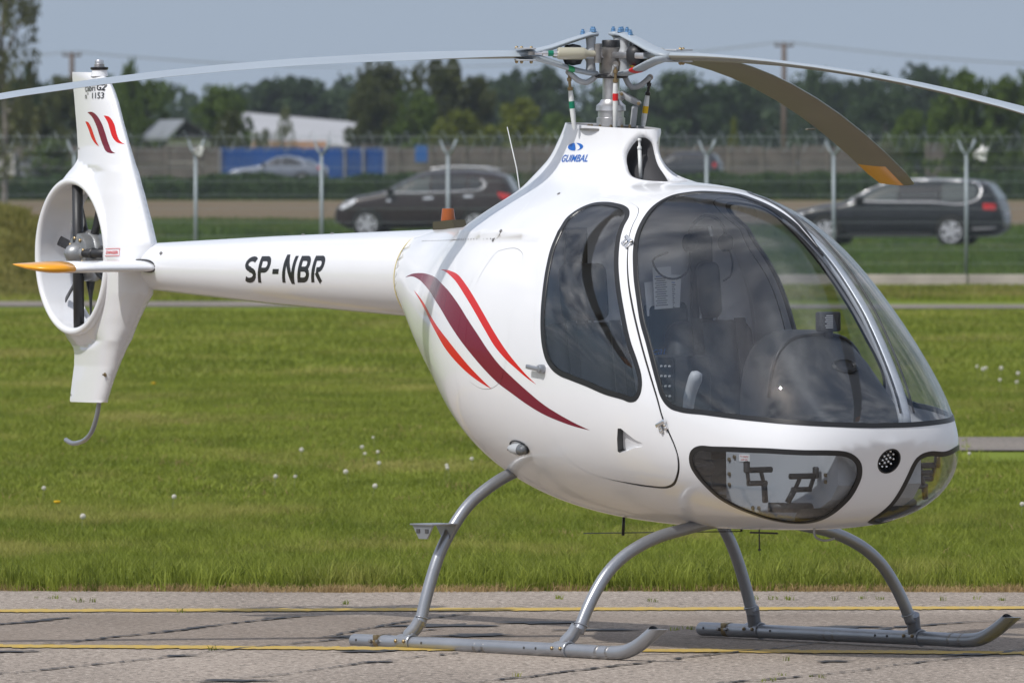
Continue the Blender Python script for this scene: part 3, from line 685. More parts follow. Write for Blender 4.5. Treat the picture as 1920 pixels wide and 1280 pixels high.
def fit_box(V, x0, z0, x1, z1):
    lo = V.min(0); hi = V.max(0); s = (V - lo) / (hi - lo)
    return np.stack([x0 + s[:, 0] * (x1 - x0), z0 + s[:, 1] * (z1 - z0)], 1)
V, Fc = text_mesh('GUIMBAL', .05, .22, .0006)
V, Fc = slice2d(fit_box(V, -.176, 1.862, .022, 1.890), Fc, .01)
link('lettering', on_pod(V), Fc, M['blue'], FUS, False)
ea = lambda a, b: [(-.0885 + .060 * cos(t), 1.920 + .0150 * sin(t)) for t in np.linspace(a, b, 24)]
lp = ea(1.72, 4.78) + [(-.083, 1.9125), (-.089, 1.924)]
rp = ea(1.52, -1.30) + [(-.056, 1.9105), (-.050, 1.916), (-.056, 1.923), (-.072, 1.930)]
for poly in (lp, rp):
    P = np.array(poly); VV, FF = slice2d(P, [list(range(len(P)))], .008)
    link('badge', on_pod(VV), FF, M['blue'], FUS, False)
# rivet row and small fasteners on the cowl
R_ = []
for i in range(34):
    s = i / 33; x = -1.115 + s * (-.152 + 1.115); z = 1.558 + s * (1.571 - 1.558)
    y = -float(hull_halfwidth(x, z)); nn = normals(np.array([[x, y, z]]))[0]
    R_.append(lathe([(.0034, -.001), (.0034, .0012), (0, .0014)], 6, (x, y, z), nn))
for x, z in ((-.10, 1.60), (.02, 1.74), (-.16, 1.565)):
    y = -float(hull_halfwidth(x, z)); nn = normals(np.array([[x, y, z]]))[0]
    R_.append(lathe([(.007, -.001), (.007, .003), (0, .004)], 8, (x, y, z), nn))
kind(link('rivet_row', *merge(R_), M['steel'], FUS, False), 'stuff')
# windshield centre post, slightly to port of the middle as on the real machine
xs = np.linspace(1.16, 1.842, 30); pts = []
for x in xs:
    y = np.interp(x, [1.16, 1.45, 1.6, 1.842], [.02, .07, .088, .09])
    lo, hi = .8, 2.0
    for _ in range(26):
        m = (lo + hi) / 2
        if F(np.array([x]), np.array([y]), np.array([m]))[0] < 0: lo = m
        else: hi = m
    pts.append((x, y, lo))
pts = np.array(pts); n = normals(pts); pin = pts - n * .030; xs = np.append(xs, 1.83); pin = np.concatenate([pin, [(pin[-1][0] + .012, .09, .838)]])
link('windshield_post', *tube(pin, np.interp(xs, [1.16, 1.35, 1.8], [.015, .020, .024]), 14), M['post'], HELI, True)
V = []
for sgn in (-1, 1):
    V.append(tube(pts - n * .010 + np.array([0, sgn * .030, 0]), .004, 6))
link('post_seal', *merge(V), M['darkgrey'], HELI, True)
# landing light in the nose
Lc = LIGHT_C; ln = LIGHT_N
Lb = frame(ln)
parts = lathe([(.050, -.012), (.0475, -.03), (.0, -.032)], 28, Lc, ln)
parts = lathe([(.0505, -.012), (.0485, -.03), (.0, -.032)], 28, Lc, ln, False)
LL = link('landing_light', *parts, M['black'], HELI, 'auto')
ring = lathe([(.0505, -.03), (.0505, .0005), (.046, .0005), (.046, -.03)], 28, Lc, ln, False); link('bezel', *ring, M['black'], LL, 'auto')
for i in range(3):
    for q in range([1, 6, 10][i]):
        a = q * 2 * pi / [1, 6, 10][i] + i * .3; r = [0, .017, .034][i]
        o = Lc + (Lb[:, 0] * cos(a) + Lb[:, 1] * sin(a)) * r
        link('led_lens', *lathe([(.0065, -.03), (.0065, -.022), (.0045, -.017), (0, -.0155)], 10, o, ln), M['chrome'], LL, True)
# navigation light on the lower flank
def flank(x, z): return np.array([x, -float(hull_halfwidth(x, z)), z])
o = flank(.115, .775); nn = normals(o[None])[0]; fw = np.array([1, 0, 0]) - nn * nn[0]; fw /= np.linalg.norm(fw); up = np.cross(fw, nn)
NB = np.stack([fw, nn, up if up[2] > 0 else -up], 1)
prof = [(-.075, .004, .004), (-.06, .016, .011), (-.03, .023, .018), (0, .026, .022), (.022, .026, .023), (.03, .0255, .0225)]
V = []; k = 16; ang = np.linspace(0, 2 * pi, k, endpoint=False)
for x, ry, rz in prof: V.append(np.stack([np.full(k, x), .012 + ry * np.cos(ang), rz * np.sin(ang)], 1))
V = np.concatenate(V); Fc = [[i * k + q, i * k + (q + 1) % k, (i + 1) * k + (q + 1) % k, (i + 1) * k + q] for i in range(5) for q in range(k)] + [list(range(k))[::-1]]
NAV = link('navigation_light', *fixn((V @ NB.T + o, Fc)), M['hubgrey'], HELI, True)
V = []
for x, s in ((.028, 1), (.042, .92), (.055, .7), (.062, .35)): V.append(np.stack([np.full(k, x), .012 + .025 * s * np.cos(ang), .022 * s * np.sin(ang)], 1))
V = np.concatenate(V); Fc = [[i * k + q, i * k + (q + 1) % k, (i + 1) * k + (q + 1) % k, (i + 1) * k + q] for i in range(3) for q in range(k)] + [[3 * k + q for q in range(k)]]
link('lens', *fixn((V @ NB.T + o, Fc)), M['lens'], NAV, True)
g = np.linspace(0, 2 * pi, 40, endpoint=False)
link('base_seal', *tube(np.stack([-.004 + .073 * np.cos(g), 0 * g + .002, .028 * np.sin(g)], 1) @ NB.T + o, .003, 6, closed=True), M['rubber'], NAV, True)
for x in (-.05, -.012):
    link('screw', *lathe([(.004, .022), (.004, .0315), (0, .032)], 8, o + NB @ np.array([x, 0, .002]), nn), M['steel'], NAV, False)
# ------------------------------------------------------------------ tail boom
xs = np.linspace(-1.10, -3.47, 60); k = 48; ang = np.linspace(0, 2 * pi, k, endpoint=False)
V = []
for x in xs:
    r = np.interp(x, [-3.47, -3.35, -2.43, -1.09], [.088, .095, .136, .181]); zc = np.interp(x, [-3.35, -2.43, -1.09], [1.453, 1.440, 1.425])
    ry = r * np.interp(x, [-3.47, -3.1], [.80, 1.0])
    V.append(np.stack([np.full(k, x), ry * np.cos(ang), zc + r * np.sin(ang)], 1))
V = np.concatenate(V); Fc = [[i * k + q, i * k + (q + 1) % k, (i + 1) * k + (q + 1) % k, (i + 1) * k + q] for i in range(59) for q in range(k)]
BOOM = link('tail_boom', *fixn((V, Fc)), M['white'], HELI, True)
def on_boom(P, off=.0008):
    x, z = P[:, 0], P[:, 1]
    r = np.interp(x, [-3.47, -3.35, -2.43, -1.09], [.088, .095, .136, .181]); zc = np.interp(x, [-3.35, -2.43, -1.09], [1.453, 1.440, 1.425])
    return np.stack([x, -np.sqrt(np.maximum((r + off) ** 2 - (z - zc) ** 2, 0)), z], 1)
def stroke(pts, w):
    """flat stroke of width w along a 2-D polyline"""
    P = np.asarray(pts, float); n = len(P); V = []; F_ = []
    d = np.diff(P, axis=0); d /= np.linalg.norm(d, axis=1)[:, None]
    for i in range(n):
        a = d[max(i - 1, 0)]; b = d[min(i, n - 2)]
        t = a + b; t /= np.linalg.norm(t); m = np.array([-t[1], t[0]]); s = 1 / max(.45, float(m @ np.array([-b[1], b[0]])))
        V += [P[i] + m * w / 2 * s, P[i] - m * w / 2 * s]
    for i in range(n - 1): F_.append([2 * i, 2 * i + 1, 2 * i + 3, 2 * i + 2])
    return V, F_
def arc(cx, cz, rx, rz, a0, a1, n=9):
    return [(cx + rx * cos(radians(a0 + (a1 - a0) * i / (n - 1))), cz + rz * sin(radians(a0 + (a1 - a0) * i / (n - 1)))) for i in range(n)]
w_ = .19
GLY = {
 'S': [arc(.42, .71, .30, .195, 40, 262, 10) + arc(.36, .29, .32, .195, 82, -140, 10)],
 'P': [[(.14, 0), (.14, .905), (.45, .905)] + arc(.45, .69, .215, .215, 85, -85, 9) + [(.24, .475)]],
 '-': [[(.10, .42), (.48, .42)]],
 'N': [[(.13, 0), (.13, .96), (.16, .96), (.66, .04), (.69, .04), (.69, 1)]],
 'B': [[(.235, .50), (.44, .50)] + arc(.44, .70, .20, .205, -80, 85, 8) + [(.14, .905), (.14, .095), (.44, .095)] + arc(.44, .295, .235, .20, -85, 75, 8)],
 'R': [[(.14, 0), (.14, .905), (.45, .905)] + arc(.45, .69, .215, .215, 85, -85, 9) + [(.32, .475)], [(.345, .38), (.64, 0)]],
}
SIZ = {'S': .74, 'P': .76, '-': .58, 'N': .84, 'B': .76, 'R': .76}
x = 0.0; VV = []; FF = []
for chh in 'SP-NBR':
    for st in GLY[chh]:
        v, f = stroke(st, w_); n0 = len(VV)
        VV += [(p[0] + x + .18 * p[1], p[1]) for p in v]; FF += [[i + n0 for i in q] for q in f]
    x += SIZ[chh] + .10
V = fit_box(np.array(VV), -2.437, 1.385, -1.812, 1.503)
V[:, 1] += (V[:, 0] + 2.437) * .006
V, FF = slice2d(V, FF, .012)
link('registration_lettering', on_boom(V), FF, M['black'], BOOM, False)
g = np.linspace(-2.75, .55, 40)
link('sealant_bead', *tube(np.stack([-1.253 + 0 * g, .1895 * np.cos(g + pi * 1.0 + .2), 1.408 + .1895 * np.sin(g + pi + .2)], 1), .0022, 6), M['seal'], BOOM, True)
for x, a in ((-3.14, 2.55), (-1.98, 1.62), (-2.2, 1.60)):
    r = np.interp(x, [-3.35, -2.43, -1.09], [.095, .136, .181]); zc = np.interp(x, [-3.35, -2.43, -1.09], [1.453, 1.440, 1.425])
    dv = np.array([0, cos(a), sin(a)]); link('fastener', *lathe([(.007, -.002), (.007, .005), (0, .006)], 8, np.array([x, 0, zc]) + dv * r, dv), M['steel'], BOOM, False)
# anti-collision beacon on its wedge mount
V, Fc = prism([(-1.215, 1.575), (-1.215, 1.632), (-1.075, 1.640), (-1.05, 1.595)], .06, 'y', -.03)
BC = link('beacon', V, Fc, M['brass'], HELI, False)
link('beacon_lens', *lathe([(.029, 0), (.0235, .046), (.023, .048), (0, .049)], 24, (-1.150, 0, 1.636)), M['amber'], BC, 'auto')
link('whip_antenna', *tube([(-.626, 0, 1.70), (-.66, 0, 1.84), (-.723, 0, 2.0)], [.003, .0025, .0018], 6), M['rod'], HELI, True)
# ------------------------------------------------------------------ tail fin with the ducted fan
TAIL_M = Matrix.Translation((-3.97, 0, 1.496)) @ Matrix.Rotation(-radians(4.5), 4, 'Z')
HC, HR = .159, .292                       # duct centre and inner radius
TEu = [(.067, .44), (.059, .52), (.038, .656), (.025, .722), (.023, .754)]
TEb = [(-.029, -.59), (-.008, -.515), (.013, -.449), (.016, -.405), (.010, -.377)]
LEu = [(.257, .750), (.302, .733), (.340, .713), (.374, .68), (.409, .631), (.454, .543), (.50, .462), (.554, .353), (.613, .244), (.669, .13), (.702, .052)]
LEb = [(.674, -.153), (.622, -.195), (.554, -.26), (.491, -.33), (.418, -.415), (.345, -.505), (.286, -.592)]
def build_tail():
    ro = HR + .022
    a = np.linspace(radians(118), radians(250), 40)
    ductarc = [(HC + ro * cos(q), ro * sin(q)) for q in a]
    out = [(.023, .754)] + LEu + LEb + [(.275, -.598), (-.022, -.598), (-.029, -.59)] + TEb[1:] + [(.002, -.355), (-.02, -.34)] + ductarc[::-1] + [(.035, .345), (.056, .37), (.065, .40)] + TEu[:-1]
    out = np.array(out)
    dense = []
    for i in range(len(out)):
        p, q = out[i], out[(i + 1) % len(out)]; k = max(1, int(np.linalg.norm(q - p) / .012))
        for j in range(k): dense.append(p + (q - p) * j / k)
    out = np.array(dense)
    zs = np.array([.754, .722, .656, .52, .44, .40, .37, .345, .28, .2, .1, 0, -.1, -.2, -.28, -.34, -.377, -.405, -.449, -.515, -.598])
    te = []
    for z in zs:
        if z > .36: te.append(np.interp(z, [.37, .40, .44, .52, .656, .722, .754], [.056, .065, .067, .059, .038, .025, .023]))
        elif z < -.36: te.append(np.interp(z, [-.598, -.515, -.449, -.405, -.377], [-.029, -.008, .013, .016, .010]))
        else:
            te.append(HC - sqrt(max((ro + .02) ** 2 - z * z, 0)))
    le = np.array(LEu + LEb); le = le[np.argsort(le[:, 1])]
    def h(u, z):
        ute = np.interp(z, zs[::-1], np.array(te)[::-1]); ule = np.interp(z, le[:, 1], le[:, 0])
        s = np.clip((ule - u) / np.maximum(ule - ute, .05), 0, 1)
        T = np.interp(z, [-.598, -.45, -.25, 0, .25, .45, .6, .73, .754], [.026, .032, .062, .088, .066, .036, .032, .028, .022])
        y = (.2969 * np.sqrt(s) - .126 * s - .3516 * s ** 2 + .2843 * s ** 3 - .1036 * s ** 4) / .1 * 1.0
        y = T * y + .0025
        d = np.hypot(u - HC, z) - HR                 # blend into the duct lip
        q_ = np.clip(1 - d / .13, 0, 1); lip = .078 * q_ * q_ * (3 - 2 * q_)
        return np.maximum(y, lip)
    hole = np.array([(HC + HR * cos(q), HR * sin(q)) for q in np.linspace(0, 2 * pi, 96, endpoint=False)])
    st = [
     [(.205, .587), (.253, .589), (.301, .575), (.347, .542), (.38, .501), (.407, .462), (.44, .429), (.468, .419), (.435, .419), (.392, .429), (.36, .454), (.332, .488), (.3, .53), (.257, .567)],
     [(.176, .55), (.209, .548), (.242, .528), (.275, .491), (.298, .467), (.326, .447), (.284, .460), (.241, .487), (.218, .513)],
     [(.362, .573), (.4, .568), (.433, .54), (.456, .5), (.474, .474), (.502, .455), (.464, .464), (.432, .488), (.413, .516), (.395, .544)]]
    tips = [7, 5, 5]; sl = []
    for s, i in zip(st, tips):
        s = np.array(s); a = catmull(s[:i + 1], .008, False); b = catmull(np.concatenate([s[i:], s[:1]]), .008, False)
        sl.append(np.concatenate([a[:-1], b[:-1]]))
    gu, gz = np.meshgrid(np.arange(-.2, .72, .013), np.arange(-.61, .77, .013), indexing='ij')
    G = np.stack([gu.ravel(), gz.ravel()], 1)
    B = np.concatenate([out, hole] + sl)
    near = np.array([np.linalg.norm(B - g, axis=1).min() < .004 for g in G])
    G = G[~near & inpoly(G, out) & ~inpoly(G, hole)]
    V2, TR = cdt(G, [(out, True), (hole, True)] + [(s, True) for s in sl])
    C = V2[TR].mean(1); keep = inpoly(C, out) & ~inpoly(C, hole); TR = TR[keep]; C = C[keep]
    lab = np.zeros(len(TR), int)
    for i, s in enumerate(sl): lab[inpoly(C, s)] = i + 1
    hh = h(V2[:, 0], V2[:, 1])
    # leading/trailing borders close to zero thickness
    e = .003; du = (h(V2[:, 0] + e, V2[:, 1]) - h(V2[:, 0] - e, V2[:, 1])) / (2 * e); dz = (h(V2[:, 0], V2[:, 1] + e) - h(V2[:, 0], V2[:, 1] - e)) / (2 * e)
    du = np.clip(du, -3, 3); dz = np.clip(dz, -3, 3)
    res = {}
    n = len(V2)
    for side in (-1, 1):
        V = np.stack([V2[:, 0], side * hh, V2[:, 1]], 1)
        Nn = np.stack([-du, np.full(n, side), -dz], 1) * 1.0; Nn /= np.linalg.norm(Nn, axis=1)[:, None]
        res[side] = (V, Nn)
    return V2, TR, lab, res, h, out
TV2, TTR, TLAB, TRES, TH, TOUT = build_tail()
VV = []; FF = []; n0 = 0; NN = []
for side in (-1, 1):
    V, Nn = TRES[side]; v, t, n = submesh(V, TTR[TLAB == 0], Nn)
    e1 = v[t[:, 1]] - v[t[:, 0]]; e2 = v[t[:, 2]] - v[t[:, 0]]; fl = np.cross(e1, e2)[:, 1] * side < 0; t[fl] = t[fl][:, ::-1]
    VV.append(v); NN.append(n); FF += (t + n0).tolist(); n0 += len(v)
# edge band that closes the plan outline
k = len(TOUT); hb = TH(TOUT[:, 0], TOUT[:, 1])
b0 = np.stack([TOUT[:, 0], -hb, TOUT[:, 1]], 1); b1 = np.stack([TOUT[:, 0], hb, TOUT[:, 1]], 1)
cc = TOUT - TOUT.mean(0); tt = np.roll(TOUT, -1, 0) - np.roll(TOUT, 1, 0); bn = np.stack([tt[:, 1], 0 * cc[:, 0], -tt[:, 0]], 1); bn /= np.linalg.norm(bn, axis=1)[:, None]
if inpoly(TOUT[5:6] + bn[5:6][:, [0, 2]] * .003, TOUT)[0]: bn = -bn
VV += [b0, b1]; NN += [bn, bn]
q = [[n0 + i, n0 + (i + 1) % k, n0 + k + (i + 1) % k, n0 + k + i] for i in range(k)]
FF += q
FIN = link('tail_fin', np.concatenate(VV), FF, M['white'], HELI, True, np.concatenate(NN)); FIN.matrix_local = TAIL_M
for i, m in ((1, 'maroon'), (2, 'red'), (3, 'red')):
    for side in (-1, 1):
        V, Nn = TRES[side]; v, t, n = submesh(V, TTR[TLAB == i], Nn)
        e1 = v[t[:, 1]] - v[t[:, 0]]; e2 = v[t[:, 2]] - v[t[:, 0]]; fl = np.cross(e1, e2)[:, 1] * side < 0; t[fl] = t[fl][:, ::-1]
        link('stripe', v + n * .0004, t.tolist(), M[m], FIN, True, n)
def tailpart(name, vf, m, smooth=True, parent=None):
    o = link(name, vf[0], vf[1], m, parent or HELI, smooth)
    if not parent: o.matrix_local = TAIL_M
    return o
# duct: inner wall with rounded lips on both sides
lipr = .016; prof = []
v0, v1 = -.094, .062
for q in np.linspace(180, 0, 9): prof.append((HR + lipr + lipr * cos(radians(q)) , v0 + lipr - lipr * sin(radians(q))))
for q in np.linspace(0, 180, 9): prof.append((HR + lipr + lipr * cos(radians(q)) , v1 - lipr + lipr * sin(radians(q))))
prof.append(prof[0])
DUCT = tailpart('fan_duct', fixn(lathe(prof, 96, (HC, 0, 0), (0, 1, 0), False)), M['white'])
def finskin(P, off=.0028):
    return np.stack([P[:, 0], -TH(P[:, 0], P[:, 1]) - off, P[:, 1]], 1)
for s, bx_, we in (('cabri', (.190, .674, .288, .701), .0002), ('G2', (.300, .676, .356, .703), .0012), ('n°', (.188, .643, .222, .669), .0002), ('1153', (.262, .643, .356, .668), .0002)):
    V, Fc = text_mesh(s, .05, 0, we); V = fit_box(V, *bx_); V, Fc = slice2d(V, Fc, .012)
    o_ = tailpart('fin_lettering', (finskin(V), Fc), M['black'], False, FIN)
    if s == 'n°': kind(o_, 'stuff')
V, Fc = stroke([(.190, .6715), (.355, .6735)], .0012); tailpart('fin_lettering', (finskin(np.array(V)), Fc), M['black'], False, FIN)
V, Fc = text_mesh('DANGER', .05, .15, .001); V = fit_box(V, .480, .010, .568, .023); V, Fc = slice2d(V, Fc, .01)
tailpart('danger_lettering', (finskin(V), Fc), M['redink'], False, FIN)
V, Fc = stroke([(.460, .017), (.472, .031), (.579, .0325), (.577, .003), (.471, .002), (.460, .017), (.472, .031)], .0022)
V, Fc = slice2d(np.array(V), Fc, .012); tailpart('danger_border', (finskin(V), Fc), M['redink'], False, FIN)
y0 = -float(TH(np.array([.334]), np.array([-.483]))[0]); tailpart('fastener', lathe([(.009, 0), (.009, .003), (.004, .004), (.004, .012), (0, .013)], 10, (.334, y0, -.483), (0, -1, 0)), M['bolt'], False, FIN)
for u, z in ((.045, .71), (.085, .44), (-.012, -.57)):
    y0 = -float(TH(np.array([u]), np.array([z]))[0]); tailpart('fastener', lathe([(.004, 0), (.004, .002), (0, .003)], 8, (u, y0, z), (0, -1, 0)), M['steel'], False, FIN)
# fan: struts and gearbox near the starboard side, seven blades behind
ST = tailpart('fan_strut', tube([(HC + .003, -.055, z) for z in (-HR, .0, HR)], .0225, 14), M['darkgrey'])
tailpart('strut_foot', rbox(.03, .02, .012, .003), M['darkgrey'], 'auto', ST).location = (HC + .035, -.05, -HR + .010)
tailpart('fan_strut', merge([tube([(HC + .03, -.062, .012), (HC + HR, -.062, .012)], .0185, 14), lathe([(.0225, 0), (.0225, .02)], 14, (HC + .14, -.062, .012), (1, 0, 0))]), M['darkgrey'])
GB = tailpart('fan_gearbox', merge([lathe([(0, -.125), (.012, -.123), (.030, -.110), (.042, -.090), (.046, -.074), (.078, -.070), (.082, -.060), (.084, -.02), (.078, 0), (.05, .01)], 36, (HC + .022, .0, .012), (0, 1, 0)),
    lathe([(.019, 0), (.019, .055), (.022, .057), (.022, .07), (0, .071)], 16, (HC - .055, -.03, .075), (0, 0, 1)),
    lathe([(.021, 0), (.019, .006), (.017, .055), (.02, .057), (.02, .064), (0, .065)], 16, (HC - .12, -.03, -.065), (0, 0, 1)),
    rod((HC - .12, -.03, -.03), (HC - .03, -.03, -.01), .012),
    lathe([(.026, 0), (.024, .02), (.02, .03)], 18, (HC + .05, -.062, .012), (1, 0, 0))]), M['gearbox'], 'auto')
for i in range(8):
    a = i * pi / 4 + .2
    tailpart('gearbox_bolt', lathe([(.0085, 0), (.0085, .008), (.005, .011), (0, .012)], 6, (HC + .022 + .063 * cos(a), -.068, .012 + .063 * sin(a)), (0, -1, 0)), M['bolt'], False, GB)
FH = tailpart('fan_hub', lathe([(.0, -.02), (.06, -.02), (.085, -.012), (.10, .0), (.108, .02), (.104, .045), (.085, .06), (0, .062)], 40, (HC + .01, -.028, .0), (0, 1, 0)), M['gearbox'])
for i in range(7):
    a = i * 2 * pi / 7 + pi
    rr = [(.095, .021, .020), (.125, .017, .016), (.15, .018, .010), (.18, .0195, .0065), (.24, .020, .005), (.285, .0205, .004)]
    V = []
    for r, c, tk in rr:
        tw = np.interp(r, [.1, .15, .29], [0, .55, .4])
        w = np.linspace(0, 2 * pi, 12, endpoint=False)
        lx = c * np.cos(w); ly = tk * np.sin(w)
        V.append(np.stack([lx * cos(tw) - ly * sin(tw), lx * sin(tw) + ly * cos(tw), np.full(12, r)], 1))
    V = np.concatenate(V); Fc = [[i_ * 12 + q, i_ * 12 + (q + 1) % 12, (i_ + 1) * 12 + (q + 1) % 12, (i_ + 1) * 12 + q] for i_ in range(5) for q in range(12)] + [[60 + q for q in range(12)]]
    V = V @ rot('Y', a).T + (HC + .01, -.003, 0)
    b = tailpart('fan_blade', fixn((V, Fc)), M['darkgrey'])
    cu = lathe([(.027, .088), (.029, .098), (.025, .101), (.022, .098)], 18, (0, 0, 0), (0, 0, 1), False)
    tailpart('blade_collar', (cu[0] @ rot('Y', a).T + (HC + .01, -.003, 0), cu[1]), M['hubgrey'], True, b)
# strobe on the top of the fin
tailpart('strobe_light', lathe([(.036, -.03), (.030, -.004), (.034, .0), (.034, .006), (.021, .007), (.019, .012), (.021, .016), (.017, .02), (.017, .032), (.0155, .035), (0, .037)], 28, (.262, 0, .764), (0, 0, 1)), [M['white']], 'auto')
tailpart('strobe_collar', lathe([(.0335, -.004), (.0365, .0), (.0365, .006), (.033, .008)], 28, (.262, 0, .764), (0, 0, 1)), M['black'], 'auto')
tailpart('strobe_cap', lathe([(.022, .0075), (.0225, .011), (.020, .013), (.022, .018), (.018, .021), (.0185, .031), (.016, .037), (0, .039)], 28, (.262, 0, .764), (0, 0, 1)), M['alu'], 'auto')
# tail skid
P = catmull(np.array([(.238, 0, -.56), (.225, 0, -.61), (.20, 0, -.665), (.160, 0, -.718), (.10, 0, -.752), (.04, 0, -.765), (-.02, 0, -.768), (-.075, 0, -.755)]), .012, False)
tailpart('tail_skid', tube(P, .0095, 12), M['silver'])
# horizontal stabiliser
def naca(n=14, t=.18):
    x = (1 - np.cos(np.linspace(0, pi, n))) / 2
    y = 5 * t * (.2969 * np.sqrt(x) - .126 * x - .3516 * x ** 2 + .2843 * x ** 3 - .1036 * x ** 4)
    return np.concatenate([np.stack([x, y], 1), np.stack([x, -y], 1)[::-1][1:-1]])
def wing(stations, t=.18):
    """stations: (leading-edge point, chord direction, up direction, chord, thickness ratio)"""
    V = []; k = None
    for le, cd, up, c, tr in stations:
        q = naca(14, tr); k = len(q)
        V.append(np.asarray(le) + c * (q[:, :1] * np.asarray(cd) + q[:, 1:] * np.asarray(up)))
    m = len(stations); V = np.concatenate(V)
    Fc = [[i * k + j, i * k + (j + 1) % k, (i + 1) * k + (j + 1) % k, (i + 1) * k + j] for i in range(m - 1) for j in range(k)]
    Fc += [list(range(k)), [(m - 1) * k + j for j in range(k)][::-1]]
    return fixn((V, Fc))
pa = radians(6); cd = np.array([-cos(pa), 0, sin(pa)]); up = np.array([sin(pa), 0, cos(pa)])
for sg in (-1, 1):
    st = []
    def le(y): return np.array([-3.17 - .02 * max(0, abs(y) - .3), sg * abs(y), 1.443 + .006])
    full = [(y, .245, .175) for y in (.085, .12, .25, .38, .47)]
    stab = link('stabiliser', *wing([(le(y), cd, up, c, tr) for y, c, tr in full]), M['white'], HELI, True)
    tipst = [(.4705, .247, .18), (.52, .247, .178), (.57, .240, .165), (.605, .215, .14), (.628, .17, .12), (.642, .12, .10)]
    V, Fc = wing([(le(y) + cd * (.245 - c) * .75 * (1 if c < .24 else 0), cd, up, c, tr) for y, c, tr in tipst])
    link('tip_fairing', V, Fc, M['yellow'], stab, True)
    Z = wing([(le(.082) + (.004, 0, 0), cd, up, .255, .205), (le(.099) + (.004, 0, 0), cd, up, .255, .205)])
    link('root_seal', *Z, M['rubber'], stab, True)
    link('root_fairing', *wing([(np.array([-3.12, sg * .03, 1.447]), cd, up, .33, .45), (np.array([-3.135, sg * .078, 1.447]), cd, up, .29, .32), (np.array([-3.15, sg * .086, 1.447]), cd, up, .265, .26)]), M['white'], stab, True)
# ------------------------------------------------------------------ main rotor
def wbox(size, c, az, tilt=0, bev=.004):
    """box whose x axis points along world azimuth az; centre in world offsets from the mast"""
    v, f = rbox(*size, bev); v = v @ rot('Y', tilt).T @ rot('Z', az).T + np.asarray(c)
    return np.stack([w2b(p[0], p[1], p[2]) for p in v]), f
def W2B(vf): return np.stack([w2b(*p) for p in np.asarray(vf[0])]), vf[1]
TILT = .028
def tilt(P):
    """lean of the mast towards the nose, about the hub"""
    P = np.array(P, float); P[:, 2] -= TILT * P[:, 0]; P[:, 0] += TILT * (P[:, 2] - 2.0); return P
def hubpart(name, vf, m, parent, smooth='auto', world=True):
    if world: vf = W2B(vf)
    vf = fixn(vf)
    return link(name, tilt(vf[0]), vf[1], m, parent, smooth)
MAST = hubpart('rotor_mast', lathe([(.055, 1.985), (.055, 2.03), (.050, 2.032), (.050, 2.055), (.058, 2.058), (.056, 2.078), (.044, 2.088), (.038, 2.10), (.033, 2.101), (.033, 2.185)], 32), M['alu'], HELI)
hubpart('base_ring', lathe([(.12, 1.982), (.12, 1.990), (.07, 1.994), (.07, 2.0)], 32), M['steel'], MAST)
for i in range(12):
    a = i * pi / 6; hubpart('ring_bolt', lathe([(.006, 0), (.006, .012), (0, .014)], 6, (.085 * cos(a), .085 * sin(a), 1.992)), M['bolt'], MAST)
HUB = hubpart('rotor_hub', lathe([(.02, 2.183), (.060, 2.185), (.064, 2.19), (.060, 2.198), (.046, 2.202), (.046, 2.262), (.052, 2.27), (.052, 2.30), (0, 2.302)], 36), M['steel'], HELI)
hubpart('hub_cap', lathe([(.037, 2.302), (.037, 2.325), (.034, 2.329), (0, 2.330)], 30), M['darkgrey'], HUB)
hubpart('hub_ring', lathe([(.050, 2.182), (.063, 2.184), (.067, 2.190), (.063, 2.197), (.050, 2.199)], 36), M['darkgrey'], HUB)
ROT = [(radians(70), .0555), (radians(190), .0412), (radians(-50), .043)]
BANDS = ['yeltape', 'greenb', 'redtape']
